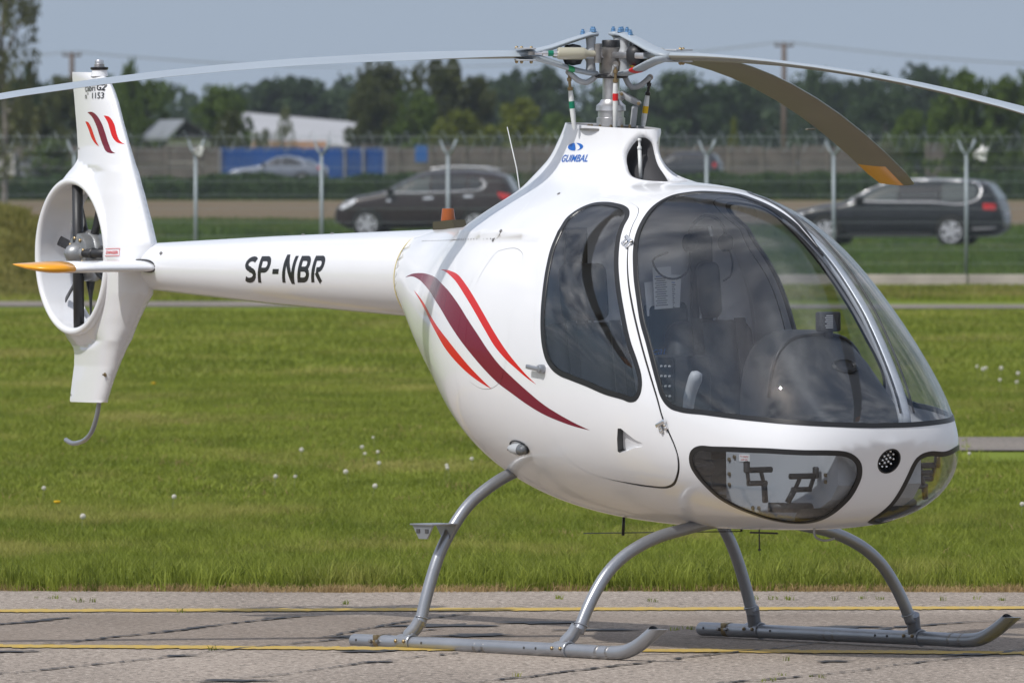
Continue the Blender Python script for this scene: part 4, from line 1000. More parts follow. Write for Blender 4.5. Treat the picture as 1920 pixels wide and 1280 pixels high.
for (az, drp), band in zip(ROT, BANDS):
    e = np.array([cos(az), sin(az), 0]); s = np.array([-sin(az), cos(az), 0]); zh = 2.272
    up3 = np.array([0, 0, 1])
    # blade root fork
    arms = []
    BL = None
    # blade proper
    st = []
    for r in [.30, .36, .42, .50, .58, .68, .80, 1.0, 1.25, 1.5, 1.75, 2.0, 2.3, 2.6, 2.9, 3.2, 3.45, 3.58]:
        c = np.interp(r, [.30, .42, .58, .8, 3.45, 3.58], [.072, .078, .12, .175, .172, .150])
        th = np.interp(r, [.30, .42, .6, .85], [.42, .40, .22, .125])
        p = radians(9 - 2.4 * r)
        cdv = s * cos(p) - up3 * 0            # from leading edge to trailing edge
        # clockwise rotor seen from above: the leading edge lies on the -s side
        cdv = s * cos(p) - up3 * sin(p); upv = up3 * cos(p) + s * sin(p)
        ctr = e * r + up3 * (zh - drp * max(0, r - .37) ** 2)
        st.append((ctr - cdv * c * .35, cdv, upv, c, th))
    # sections are drawn root to tip; upper and lower halves get their own colour
    V = []; k = None
    for le_, c_, u_, c, t_ in st:
        q = naca(12, t_); k = len(q); V.append(le_ + c * (q[:, :1] * c_ + q[:, 1:] * u_))
    V = np.concatenate(V); m = len(st); Fc = []; mi = []
    for i in range(m - 1):
        for j in range(k):
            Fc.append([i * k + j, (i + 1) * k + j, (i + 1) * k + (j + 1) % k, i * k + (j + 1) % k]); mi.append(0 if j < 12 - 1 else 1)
    tipF = [[j for j in range(k)], [(m - 1) * k + j for j in range(k)]]
    Fc += tipF; mi += [0, 0]
    V = tilt(np.stack([w2b(*p) for p in V]))
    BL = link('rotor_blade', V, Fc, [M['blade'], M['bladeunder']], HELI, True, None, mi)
    bm = bmesh.new(); bm.from_mesh(BL.data); bmesh.ops.recalc_face_normals(bm, faces=bm.faces); bm.to_mesh(BL.data); bm.free()
    # painted tip band under the blade
    q0 = (m - 3) * k
    tv = []; 
    for rr in (3.33, 3.38, 3.46, 3.575):
        c = np.interp(rr, [3.45, 3.58], [.172, .150]); p = radians(9 - 2.4 * rr); cdv = s * cos(p) - up3 * sin(p); upv = up3 * cos(p) + s * sin(p)
        ctr = e * rr + up3 * (zh - drp * (rr - .37) ** 2); le_ = ctr - cdv * c * .35
        for f in np.linspace(.30, .985, 8):
            y = 5 * .125 * (.2969 * sqrt(f) - .126 * f - .3516 * f ** 2 + .2843 * f ** 3 - .1036 * f ** 4)
            tv.append(le_ + c * (f * cdv - (y + .006) * upv))
    Fc = [[i * 8 + j, i * 8 + j + 1, (i + 1) * 8 + j + 1, (i + 1) * 8 + j] for i in range(3) for j in range(7)]
    link('tip_band', tilt(np.stack([w2b(*p) for p in tv])), Fc, M['yellow'], BL, True)
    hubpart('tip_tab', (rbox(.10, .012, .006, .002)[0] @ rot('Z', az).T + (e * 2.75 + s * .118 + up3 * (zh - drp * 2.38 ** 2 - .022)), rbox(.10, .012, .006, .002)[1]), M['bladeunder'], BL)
    def armsec(r, z, w, t): return np.stack([e * r + s * a + up3 * (z + b) for a, b in [(w * cos(q), t * sin(q)) for q in np.linspace(0, 2 * pi, 14, endpoint=False)]])
    for sgn in (1, -1):
        secs = [(.055, .080 if sgn > 0 else -.072, .034, .010), (.085, .078 if sgn > 0 else -.070, .036, .0105), (.16, .054 * sgn, .038, .011), (.24, .026 * sgn, .040, .012), (.30, .009 * sgn, .040, .015), (.37, .0, .040, .016)]
        V = np.concatenate([armsec(r, zh + z, w, t) for r, z, w, t in secs]); kk = 14
        Fc = [[i * kk + j, i * kk + (j + 1) % kk, (i + 1) * kk + (j + 1) % kk, (i + 1) * kk + j] for i in range(5) for j in range(kk)] + [list(range(kk))[::-1], [5 * kk + j for j in range(kk)]]
        hubpart('root_arm', (V, Fc), M['blade'], BL, True)
        if sgn < 0:
            V = np.concatenate([armsec(r, zh - np.interp(r, [.085, .16, .24], [.070, .054, .026]), w + .0012, t + .0012) for r, w, t in ((.148, .0376, .0108), (.172, .0384, .0112))])
            hubpart('colour_band', (V, [[j, (j + 1) % kk, kk + (j + 1) % kk, kk + j] for j in range(kk)]), M[band], BL, True)
    for (ra, sa) in ((.072, -.018), (.072, .018), (.112, 0.0)):
        o = e * ra + s * sa + up3 * (zh + np.interp(ra, [.055, .085, .16], [.080, .078, .054]) + .009)
        hubpart('fork_nut', lathe([(.011, 0), (.011, .003), (.0085, .004), (.0085, .013), (.0055, .015), (.0055, .020), (0, .021)], 8, o), M['nut'], BL)
    # hub arm, spacer block and bearing inside the fork
    hubpart('hub_arm', (rbox(.20, .062, .024, .005)[0] @ rot('Z', az).T + e * .125 + up3 * zh, rbox(.20, .062, .024, .005)[1]), M['alu'], HUB)
    hubpart('spacer', lathe([(.020, -.062), (.017, -.03), (.024, -.014)], 16, e * .08 + up3 * zh), M['hubgrey'], HUB)
    hubpart('spacer', lathe([(.024, .013), (.017, .03), (.020, .068)], 16, e * .08 + up3 * zh), M['hubgrey'], HUB)
    hubpart('bearing', lathe([(0, -.042), (.03, -.036), (.04, -.016), (.04, .016), (.03, .036), (0, .042)], 20, e * .15 + up3 * zh), M['darkgrey'], HUB, True)
    # lead-lag damper on the trailing side
    a0 = s * .070 + e * .075 + up3 * (zh + .006); L_ = lambda r: s * .070 + e * r + up3 * (zh + .006)
    DM = hubpart('damper', lathe([(.010, .03), (.012, .045), (.012, .062), (.022, .078), (.0235, .085), (.0235, .175), (.021, .182), (.012, .184)], 20, L_(.04), e), M['damper'], BL)
    hubpart('damper_rod', lathe([(.011, .184), (.011, .197), (.0105, .218), (.0105, .242), (.005, .244), (.005, .275)], 16, L_(.04), e), M['alu'], DM)
    hubpart('damper_tape', lathe([(.0112, .199), (.0112, .2205)], 16, L_(.04), e), M['green'], DM)
    hubpart('damper_eye', lathe([(.014, -.007), (.014, .007)], 14, L_(.325)), M['steel'], DM)
    hubpart('damper_end', lathe([(.014, -.036), (.0145, .036), (0, .037)], 16, L_(.065)), M['steel'], DM)
    for sgn in (1, -1):
        v, f = rbox(.070, .085, .006, .002)
        hubpart('root_plate', (v @ rot('Z', az).T + e * .345 + s * .045 + up3 * (zh + .020 * sgn + (.004 if sgn > 0 else 0)), f), M['hubgrey'], BL)
        for (qa, qs) in ((.325, .07), (.36, .055), (.375, .03)):
            o = e * qa + s * qs + up3 * (zh + sgn * .023); hubpart('plate_bolt', lathe([(.0075, 0), (.0075, .006), (.004, .010), (0, .011)], 6, o, (0, 0, sgn)), M['bolt'], BL)
# pitch links, horns and scissors
for top, bot, tape, boot in (((-.164, -.03, 2.205), (-.140, -.02, 1.985), 'green', 'bolt'), ((.016, -.125, 2.238), (.016, -.105, 1.985), 'redtape', 'bolt'), ((.150, -.02, 2.187), (.122, .0, 1.985), 'yeltape', 'black')):
    A = np.array(top); B = np.array(bot); d = (B - A) / np.linalg.norm(B - A); L0 = np.linalg.norm(B - A)
    PLK = hubpart('pitch_link', lathe([(.004, .070), (.0085, .072), (.0105, .10), (.0105, .16), (.0085, L0 - .012), (.005, L0)], 14, A, d), M['rod'], HELI)
    hubpart('rod_end', lathe([(.0045, .0), (.0045, .02), (.009, .022), (.009, .034), (.0055, .036), (.0055, .056), (.0105, .058), (.0105, .070)], 12, A, d), M[boot], PLK)
    hubpart('colour_band', lathe([(.0111, .112), (.0111, .140)], 14, A, d), M[tape], PLK)
    hubpart('eye', lathe([(.012, -.005), (.012, .005)], 14, A, frame(d)[:, 0]), M['steel'], PLK)
    # horn from the link up to the blade
    rad = np.array([A[0], A[1], 0]); rad /= np.linalg.norm(rad)
    pts = [A + (0, 0, .002), A - rad * .035 - (0, 0, .030), A - rad * .07 - (0, 0, .040), np.array([0, 0, 2.20]) + rad * .05]
    hubpart('pitch_horn', tube(catmull(np.array(pts), .02, False), .011, 8), M['hubgrey'], PLK, True)
SCI = hubpart('scissor_link', merge([(rbox(.024, .034, .085, .006)[0] @ rot('Y', .10).T + (.088, -.03, 2.035), rbox(.024, .034, .085, .006)[1]),
    (rbox(.095, .012, .026, .010)[0] @ rot('Y', .50).T + (.073, -.05, 2.105), rbox(.095, .012, .026, .010)[1]),
    (rbox(.05, .02, .03, .006)[0] @ rot('Y', .5).T + (.03, -.03, 2.118), rbox(.05, .02, .03, .006)[1])]), M['hubgrey'], HELI)
for x, z in ((.040, 2.123), (.106, 2.087)):
    hubpart('scissor_bolt', lathe([(.007, 0), (.007, .006), (0, .007)], 8, (x, -.056, z), (0, -1, 0)), M['bolt'], SCI)
# ------------------------------------------------------------------ skids
def gear_tube(pts): return catmull(np.array(pts, float), .03, False)
for sg in (-1, 1):
    P = gear_tube([(-.60, sg * .81, .031), (-.2, sg * .81, .031), (.4, sg * .81, .031), (1.0, sg * .81, .031), (1.20, sg * .81, .031), (1.27, sg * .81, .037), (1.335, sg * .81, .055), (1.40, sg * .81, .083), (1.475, sg * .81, .122)])
    tv_, tf_ = tube(P - (0, 0, .004), .0268, 20)
    dz_ = np.array([.46, 0, .24]); dz_ /= np.linalg.norm(dz_); tv_[-20:] += dz_ * ((.122 - tv_[-20:, 2]) / dz_[2])[:, None]      # the toe is sawn off level
    SK = link('skid', tv_, tf_, M['silver'], HELI, 'auto')
    for xc in (-.235, .845):
        g = np.linspace(0, 2 * pi, 24, endpoint=False)
        col = []
        pts = [(xc + .0, .81, .031), (xc + .012, .802, .06), (xc + .03, .785, .085), (xc + .045, .772, .118)]
        q = tube(np.array([(a, sg * b, c) for a, b, c in pts]), [.024, .0265, .0262, .0255], 18)
        saddle = tube([(xc - .045, sg * .81, .031), (xc - .03, sg * .81, .031), (xc + .03, sg * .81, .031), (xc + .045, sg * .81, .031)], [.028, .0305, .0305, .028], 20)
        bead = tube(np.stack([xc + .047 + .050 * np.sign(0) + 0 * g, sg * .81 + .0295 * np.cos(g), .029 + .0295 * np.sin(g)], 1), .004, 6, closed=True)
        CL = link('clamp', *merge([q, saddle, bead]), M['silver'], SK, 'auto')
        for dx in (-.028, .028):
            link('clamp_bolt', *lathe([(.0075, .026), (.0075, .034), (.0045, .037), (0, .038)], 6, (xc + dx, sg * .81, .036), (0, -1, 0)), M['bolt'], CL, False)
    link('strap', *merge([tube([(-.43, sg * .81, .028), (-.40, sg * .81, .028)], .0285, 20), xf(rbox(.026, .012, .02, .002), None, (-.415, sg * .81 - .023, .045))]), M['bolt'], SK, 'auto')
    for dx in (-.025, .025): link('strap_bolt', *lathe([(.008, .0), (.008, .012), (0, .014)], 6, (-.415 + dx, sg * .81 - .025, .030), (0, -1, 0)), M['steel'], SK, False)
    for x in (-.55, -.09, .62, .70): link('rivet', *lathe([(.005, .0), (.005, .003), (0, .004)], 8, (x, sg * .81 - .0255, .032), (0, -1, 0)), M['seam'], SK, False)
    for x in (.27, .33, 1.10, 1.17): link('wear_shoe', *tube([(x - .009, sg * .81, .026), (x + .009, sg * .81, .026)], .0272, 14), M['steel'], SK, True)
for nm, x0, prof in (('cross_tube', -.195, [(-.775, .09), (-.73, .24), (-.67, .385), (-.615, .47), (-.55, .545), (-.455, .613), (-.35, .665), (-.22, .70), (0, .715)]),
                     ('cross_tube', .885, [(-.768, .09), (-.735, .16), (-.685, .245), (-.63, .315), (-.56, .372), (-.48, .414), (-.395, .445), (-.30, .466), (-.18, .488), (0, .50)])):
    pts = [(x0 + .0 if abs(y) < .7 else x0 + (-.0), y, z) for y, z in prof] + [(x0, -y, z) for y, z in prof[::-1][1:]]
    CT = link(nm, *tube(gear_tube(pts), .0232, 20), M['silver'], HELI, True)
    for sg in (-1, 1):
        y, z = prof[0]; y2, z2 = prof[1]
        d = np.array([0, (y2 - y), z2 - z]); d /= np.linalg.norm(d); c = np.array([x0, y, z]) + d * .035
        g = np.linspace(0, 2 * pi, 24, endpoint=False); B = frame(d)
        ringp = c + .0245 * (np.cos(g)[:, None] * B[:, 0] + np.sin(g)[:, None] * B[:, 1]); ringp[:, 1] *= -sg
        link('collar_ring', *tube(ringp, .0035, 6, closed=True), M['silver'], CT, True)
    if x0 < 0:
        for sg in (-1, 1):
            tz_ = [(-.072, .052), (.072, .052), (.028, .0), (-.028, .0)]
            V, Fc = merge([prism(tz_, .006, 'y', -.056), prism(tz_, .006, 'y', .05)])
            V = V + (x0, sg * .700, .425)
            V2 = xf(rbox(.158, .125, .006, .002), None, (x0, sg * .702, .480))
            stp = link('step', *fixn(merge([(V, Fc), V2])), M['silver'], HELI, 'auto')
            for dx in (-.03, .03):
                link('slot', *rbox(.022, .004, .016, .001), M['seam'], stp, False).location = (x0 + dx, sg * .700 - .0575, .455)
for x, z in ((.90, .47), (-.19, .70)):
    pass
# belly aerials and tie-down
AER = link('belly_aerial', *merge([rod((.064, 0, .50), (.056, 0, .425), .006, 8), rod((-.215, 0, .428), (.86, 0, .455), .0022, 6), rod((.86, 0, .455), (.862, 0, .475), .005, 8)]), M['black'], HELI, True)
link('drain_mast', *merge([rod((.98, 0, .475), (.98, 0, .39), .0028, 6), lathe([(0, -.007), (.007, 0), (0, .007)], 10, (.98, 0, .388)), rod((.92, 0, .452), (1.10, 0, .452), .004, 6)]), M['seam'], HELI, True)
link('tie_down_hook', *tube(catmull(np.array([(1.50, -.10, .505), (1.49, -.10, .485), (1.495, -.10, .45), (1.52, -.08, .435), (1.55, -.05, .442)]), .01, False), .0045, 8), M['steel'], HELI, True)
# ------------------------------------------------------------------ cabin
def sect(x, z0, z1, n=30, s=.985):
    z = np.linspace(z0, z1, n); w = hull_halfwidth(np.full(n, x), z) * s
    return np.concatenate([np.stack([np.full(n, x), w, z], 1), np.stack([np.full(n, x), -w, z], 1)[::-1]])
P = sect(.13, .56, 1.77); k = len(P)
BH = link('bulkhead', np.concatenate([P, P - (.02, 0, 0)]), [list(range(k)), list(range(k, 2 * k))[::-1]], M['liner'], HELI, False)
xs = np.linspace(.13, 1.80, 40); w = hull_halfwidth(xs, np.full(40, .60)) * .97
V = np.concatenate([np.stack([xs, w, np.full(40, .60)], 1), np.stack([xs, -w, np.full(40, .60)], 1)])
link('cabin_floor', V, [[i, i + 1, 41 + i, 40 + i] for i in range(39) if xs[i + 1] < 1.02], M['darkliner'], HELI, False)
xs = np.linspace(.13, .62, 20); w = hull_halfwidth(xs, np.full(20, 1.765)) * .9
for sy in (-.29, .29):
    SE = link('seat', *xf(rbox(.48, .31, .13, .045, 4), rot('Y', -.10), (.46, sy * .93, .80)), M['leather'], HELI, True)
    v, f = rbox(.12, .43, .52, .05, 5)
    v[:, 1] *= np.interp(v[:, 2], [-.26, .10, .26], [1, 1, .80])
    link('backrest', *xf((v, f), rot('Y', -.16), (.26, sy, .99)), M['leather'], SE, True)
    v, f = rbox(.08, .20 if sy < 0 else .09, .22, .035, 4)
    link('headrest', *xf((v, f), rot('Y', -.10), (.235, sy, 1.365)), M['leather'], SE, True)
    for q in (-.04, .04): link('headrest_post', *rod((.235, sy + q, 1.2), (.235, sy + q, 1.30), .006), M['steel'], SE, True)
    for q in (-.135, .135):
        v, f = rbox(.008, .05, .52, .002); link('seat_belt', *xf((v, f), rot('Y', -.16), (.335, sy + q * .75, 1.00)), M['belt'], SE, False)
    v, f = rbox(.01, .10, .62, .002); link('belt_guide', *xf((v, f), None, (.155, sy + .02, 1.30)), M['belt'], SE, False)
    CY = link('cyclic_stick', *tube(catmull(np.array([(.92, sy - .0, .61), (.93, sy, .80), (.935, sy, .925)]), .04, False), .012, 10), M['darkgrey'], HELI, True)
    g = [(.932, .915, .017), (.935, .93, .021), (.945, .97, .023), (.965, 1.01, .024), (.985, 1.04, .027), (.995, 1.06, .022), (.998, 1.068, .006)]
    link('grip', *tube([(a, sy, b) for a, b, c in g], [c for a, b, c in g], 16), M['grip'], CY, True)
    link('button', *lathe([(.009, .02), (.009, .032), (0, .034)], 12, (.975, sy + .01, 1.03), (.3, -.9, .1)), M['chrome'], CY, True)
    so = 1 if sy > 0 else -1
    for yy, zz, xx, sd in ((so * .38, .706, 1.53, so), (so * .265, .682, 1.655, -so)):
        pd = merge([rod((xx, yy - .058, zz), (xx, yy + .058, zz), .0115, 10), rod((xx - .01, yy - .042, zz - .050), (xx - .01, yy + .042, zz - .050), .0105, 10),
                    rod((xx, yy + sd * .052, zz + .002), (xx - .01, yy + sd * .038, zz - .050), .008, 8), rod((xx, yy - sd * .010, zz), (xx - .01, yy - sd * .03, zz - .050), .008, 8),
                    xf(rbox(.03, .016, .045, .007), None, (xx + .004, yy + sd * .056, zz + .012)),
                    rod((xx - .01, yy - sd * .032, zz - .05), (xx - .03, yy - sd * .05, .585), .0115, 10)])
        link('pedal', *pd, M['darkgrey'], HELI, True)
    link('pedal_shaft', *rod((1.52, so * .33, .565), (1.60, so * .18, .560), .019, 14), M['darkgrey'], HELI, True)
# box structure under the console, seen through the chin windows
zbx = lambda x: np.interp(x, PC[:, 0], PC[:, 2])
def zlow(x, y):
    z = np.linspace(.45, .84, 200); return float(z[np.argmax(hull_halfwidth(np.full(200, x), z) > y)])
low = [(x, max(float(zbx(x)) + .03, zlow(x, .215))) for x in np.linspace(1.04, 1.775, 16)]
poly = low + [(1.775, .832), (1.16, .832), (1.04, .775)]
V, Fc = prism(poly, .38, 'y', -.19)
TUN = link('tunnel', *fixn((V, Fc)), M['tunnel'], HELI, False)
for x, z in ((1.065, .735), (1.10, .745), (1.065, .68), (1.065, .64), (1.22, .555), (1.26, .555), (1.70, .66), (1.70, .685)):
    link('tunnel_bolt', *lathe([(.008, .0), (.008, .006), (0, .008)], 6, (x, -.191, z), (0, -1, 0)), M['bolt'], TUN, False)
V, Fc = rbox(.07, .002, .026, 0); link('placard', V + (1.165, -.1915, .742), Fc, M['paper'], TUN, False)
V, Fc = text_mesh('No baggage', .05); V2, Fc2 = text_mesh('under seat', .05)
for vv, ff, bx_ in ((V, Fc, (1.138, .743, .192 + 1.0, .751)), (V2, Fc2, (1.144, .733, 1.186, .740))):
    q = fit_box(vv, *bx_); link('placard_lettering', np.stack([q[:, 0], np.full(len(q), -.1932), q[:, 1]], 1), ff, M['redink'], TUN, False)
xs = np.linspace(.80, 1.66, 24); zf = zbx(xs) + .028; w = hull_halfwidth(xs, zf) * .93
link('floor_lower', np.concatenate([np.stack([xs, w, zf], 1), np.stack([xs, -w, zf], 1)]), [[i, i + 1, 25 + i, 24 + i] for i in range(23)], M['darkliner'], HELI, False)
link('control_tube', *rod((.85, -.25, .70), (1.02, -.25, .70), .022, 14), M['darkgrey'], HELI, True)
# instrument console
CX = [1.15, 1.17, 1.22, 1.30, 1.38, 1.46, 1.55, 1.64, 1.72, 1.77]
CZ = [1.175, 1.205, 1.222, 1.222, 1.200, 1.145, 1.060, .970, .900, .868]
CWd = [.20, .215, .225, .23, .228, .222, .215, .20, .18, .165]
V = []; k = 28; ang = np.linspace(0, pi, k)
for x, z, wd in zip(CX, CZ, CWd):
    zb_ = min(.838, z - .012); H = z - zb_; n_ = 3.2
    c, s = np.cos(ang), np.sin(ang); r = (np.abs(c) ** n_ + np.abs(s) ** n_) ** (-1 / n_)
    V.append(np.stack([np.full(k, x), wd * r * c, zb_ + H * r * s], 1))
V = np.concatenate(V); m = len(CX)
Fc = [[i * k + j, i * k + j + 1, (i + 1) * k + j + 1, (i + 1) * k + j] for i in range(m - 1) for j in range(k - 1)] + [list(range(k))]
CON = link('instrument_console', *fixn((V, Fc)), M['panel'], HELI, True)
hood = V.reshape(m, k, 3)[4][3:-3] + (0, 0, .004)
link('hood_lip', *tube(hood, .0075, 8), M['rubber'], CON, True)
v, f = rbox(.055, .085, .075, .008, 3); CMP = link('compass', *xf((v, f), rot('Z', -.25), (1.385, .045, 1.252)), M['panel'], CON, 'auto')
link('compass_foot', *rod((1.385, .045, 1.19), (1.385, .045, 1.22), .018), M['panel'], CMP, True)
for i in range(7):
    v, f = rbox(.0008, [.034, .046, .04, .046, .03, .044, .038][i], .003, 0); link('compass_print', *xf((v, f), None, (1.4135, .034, 1.275 - i * .0075)), M['paper'], CMP, False).rotation_euler = (0, 0, 0)
vent = lathe([(.045, 0), (.045, .008), (.036, .014), (.030, .006), (0, .004)], 24, (0, 0, 0)); 
link('air_vent', *xf((vent[0] * (1.2, .8, 1), vent[1]), frame((.66, -.12, .72)) , (1.525, .02, 1.083)), M['rubber'], CON, 'auto')
PED = link('centre_pedestal', *xf(rbox(.34, .10, .52, .02, 3), None, (.45, -.01, .86)), M['panel'], HELI, True)
v, f = rbox(.11, .006, .17, .004); link('switch_panel', *xf((v, f), None, (.46, -.066, 1.03)), M['black'], PED, False)
for i in range(3):
    for j in range(4):
        link('switch', *lathe([(.005, 0), (.004, .006), (0, .007)], 8, (.435 + i * .028, -.069, .965 + j * .038), (0, -1, 0)), M['grip'], PED, False)
# rear-view roof pillar behind the glass and loose things in the cabin
g = tag(link('document_bag', *xf(rbox(.05, .20, .24, .03, 3), None, (.17, .13, 1.20)), M['bag'], None, True),
        'dark cloth pocket bag holding white papers inside the cockpit', 'bag')
g.matrix_world = HELI.matrix_world
V, Fc = text_mesh('cabri', .05, .3); q = fit_box(V, .05, 1.12, .165, 1.15)
link('lettering', np.stack([np.full(len(q), .1985), q[:, 0] , q[:, 1]], 1) , Fc, M['blue'], g, False)
for i, (y, z, a, lab) in enumerate(((.098, 1.375, .05, 'white printed checklist sheet standing tallest in the cockpit pocket'), (.150, 1.35, -.06, 'white printed sheet behind and right of the tall checklist'), (.062, 1.335, .10, 'white folded sheet left of the tall checklist in the cockpit'))):
    p = link('paper_sheet', *xf(rbox(.0015, [.085, .07, .07][i], [.16, .15, .13][i], 0), rot('X', a), ([.200, .192, .188][i], y, z)), M['paper'], None, False)
    tag(p, lab, 'paper', 'papers in the cockpit pocket'); p.matrix_world = HELI.matrix_world
    if i < 2:
        for r_ in range(14):
            wd = [.05, .062, .045, .058][r_ % 4] * (.9 if i == 0 else .6)
            v, f = rbox(.0006, wd, .0028, 0); link('print_line', *xf(xf((v, f), None, (0, -.008, .045 - r_ * .0085)), rot('X', a), ([.200, .192][i] + .0012, y, z)), M['ink'] if r_ else M['blue'], p, False)
hs = thing('headset', 'black pilot headset hanging behind the seats inside the cabin', 'headset'); hs.matrix_world = HELI.matrix_world @ Matrix.Translation((.20, .31, 1.50))
a = np.linspace(0, pi, 16)
link('headband', *tube(np.stack([0 * a, .085 * np.cos(a), .06 + .09 * np.sin(a)], 1), .007, 8), M['panel'], hs, True)
for sg in (-1, 1):
    link('ear_cup', *xf(lathe([(.0, -.02), (.03, -.018), (.036, -.005), (.034, .012), (0, .015)], 18, (0, 0, 0), (0, sg, 0)), None, (0, sg * .085, .045)), M['panel'], hs, True)
link('microphone_boom', *tube(catmull(np.array([(.01, .085, .03), (.05, .08, -.03), (.06, .06, -.085), (.06, .03, -.10)]), .02, False), .004, 6), M['panel'], hs, True)
link('cable', *tube(catmull(np.array([(0, -.085, .02), (.01, -.10, -.06), (.02, -.16, -.09), (.02, -.24, -.07), (.02, -.27, -.02), (.02, -.20, .01)]), .02, False), .004, 6), M['panel'], hs, True)
tag_ = link('tag', *xf(rbox(.004, .014, .04, .001), rot('X', .3), (.02, .0, .09)), M['grip'], hs, False)
# =================================================================== ground
def node_mat(name):
    m = bpy.data.materials.new(name); m.use_nodes = True
    return m, m.node_tree.nodes, m.node_tree.links, m.node_tree.nodes['Principled BSDF']
def n_noise(N, L, vec, scale, detail=4, rough=.5, sc=None):
    n = N.new('ShaderNodeTexNoise'); n.inputs['Scale'].default_value = scale; n.inputs['Detail'].default_value = detail; n.inputs['Roughness'].default_value = rough
    if sc:
        mp = N.new('ShaderNodeMapping'); mp.inputs['Scale'].default_value = sc; L.new(vec, mp.inputs[0]); vec = mp.outputs[0]
    L.new(vec, n.inputs['Vector']); return n.outputs['Fac']
def n_range(N, L, v, a, b, c=0., d=1.):
    r = N.new('ShaderNodeMapRange'); r.inputs[1].default_value = a; r.inputs[2].default_value = b; r.inputs[3].default_value = c; r.inputs[4].default_value = d
    L.new(v, r.inputs[0]); return r.outputs[0]
def n_mix(N, L, f, a, b):
    m = N.new('ShaderNodeMix'); m.data_type = 'RGBA'
    if isinstance(f, (int, float)): m.inputs['Factor'].default_value = f
    else: L.new(f, m.inputs['Factor'])
    for k, v in (('A', a), ('B', b)):
        if isinstance(v, tuple): m.inputs[k].default_value = v if len(v) == 4 else v + (1,)
        else: L.new(v, m.inputs[k])
    return m.outputs['Result']
def n_math(N, L, op, a, b):
    m = N.new('ShaderNodeMath'); m.operation = op
    for i, v in enumerate((a, b)):
        if isinstance(v, (int, float)): m.inputs[i].default_value = v
        else: L.new(v, m.inputs[i])
    return m.outputs[0]
def asphalt_mat(name, base, dark, light, gscale=260, band=False):
    m, N, L, b = node_mat(name)
    P = N.new('ShaderNodeNewGeometry').outputs['Position']
    big = n_noise(N, L, P, .55, 5, .6, (1, .35, 1)); fine = n_noise(N, L, P, gscale * .16, 6, .85, (1, .45, 1))
    c = n_mix(N, L, n_range(N, L, big, .32, .70), dark, base)
    pit = n_noise(N, L, P, 5, 8, .72, (1, .35, 1)); c = n_mix(N, L, n_range(N, L, pit, .52, .72, 0, .65), c, dark)
    c = n_mix(N, L, n_range(N, L, fine, .50, .64), c, light)
    dk = n_noise(N, L, P, gscale * .11, 6, .85, (1, .45, 1)); c = n_mix(N, L, n_range(N, L, dk, .50, .62, 0, .9), c, tuple(x * .35 for x in dark[:3]))
    if band:      # uneven darker tone between the two painted lines
        sp = N.new('ShaderNodeSeparateXYZ'); L.new(P, sp.inputs[0])
        wob = n_math(N, L, 'MULTIPLY', n_noise(N, L, P, .9, 5, .7), 1.1)
        y = n_math(N, L, 'ADD', sp.outputs['Y'], wob)
        f = n_math(N, L, 'MULTIPLY', n_range(N, L, y, 50.05, 50.55), n_range(N, L, y, 54.3, 53.7))
        c = n_mix(N, L, n_math(N, L, 'MULTIPLY', f, n_range(N, L, n_noise(N, L, P, 1.7, 6, .7, (1, .4, 1)), .3, .7, .25, .70)), c, (.185, .148, .118))
    L.new(c, b.inputs['Base Color']); b.inputs['Roughness'].default_value = .9; b.inputs['Specular IOR Level'].default_value = .2
    bp = N.new('ShaderNodeBump'); bp.inputs['Strength'].default_value = .6; bp.inputs['Distance'].default_value = .006
    L.new(n_noise(N, L, P, 130, 3, .7), bp.inputs['Height']); L.new(bp.outputs[0], b.inputs['Normal'])
    return m
M['asphalt'] = asphalt_mat('weathered_asphalt', (.385, .325, .272), (.215, .18, .15), (.62, .54, .46), band=True)
M['road'] = asphalt_mat('dark_road', (.075, .075, .078), (.05, .05, .052), (.11, .11, .11))
M['path'] = asphalt_mat('pale_path', (.27, .235, .20), (.18, .16, .14), (.36, .32, .28))
def paint_mat():
    m, N, L, b = node_mat('worn_yellow_paint')
    P = N.new('ShaderNodeNewGeometry').outputs['Position']
    c = n_mix(N, L, n_range(N, L, n_noise(N, L, P, 22, 5, .7, (1, .3, 1)), .45, .66), (.50, .33, .045), (.42, .31, .09))
    c = n_mix(N, L, n_range(N, L, n_noise(N, L, P, 60, 4, .8, (1, .3, 1)), .55, .72), c, (.24, .21, .17))
    L.new(c, b.inputs['Base Color']); b.inputs['Roughness'].default_value = .75; return m
M['linepaint'] = paint_mat()
M['tar'] = mat('tar_seal', (.032, .030, .030), .6, noise=(30, .4), bump=(80, .3))
def grass_ground(name, cols, bandscale=(.03, .22, 1)):
    m, N, L, b = node_mat(name)
    P = N.new('ShaderNodeNewGeometry').outputs['Position']
    a = n_noise(N, L, P, 1.0, 5, .6, bandscale)
    c = n_mix(N, L, n_range(N, L, a, .35, .66), cols[0], cols[1])
    d = n_noise(N, L, P, .35, 6, .65, (1, .35, 1)); c = n_mix(N, L, n_range(N, L, d, .56, .74, 0, .8), c, cols[2])
    f = n_noise(N, L, P, 4.0, 5, .7, (1, .18, 1)); c = n_mix(N, L, n_range(N, L, f, .45, .75, 0, .6), c, cols[3])
    L.new(c, b.inputs['Base Color']); b.inputs['Roughness'].default_value = .9; b.inputs['Specular IOR Level'].default_value = .1
    bp = N.new('ShaderNodeBump'); bp.inputs['Strength'].default_value = .8; bp.inputs['Distance'].default_value = .05
    L.new(n_noise(N, L, P, 9, 4, .7, (1, .4, 1)), bp.inputs['Height']); L.new(bp.outputs[0], b.inputs['Normal'])
    return m
M['field'] = grass_ground('mown_field', [(.13, .18, .018), (.18, .22, .028), (.26, .23, .06), (.10, .14, .016)])
M['plough'] = grass_ground('dry_earth', [(.155, .115, .07), (.18, .135, .085), (.12, .11, .05), (.13, .10, .065)])
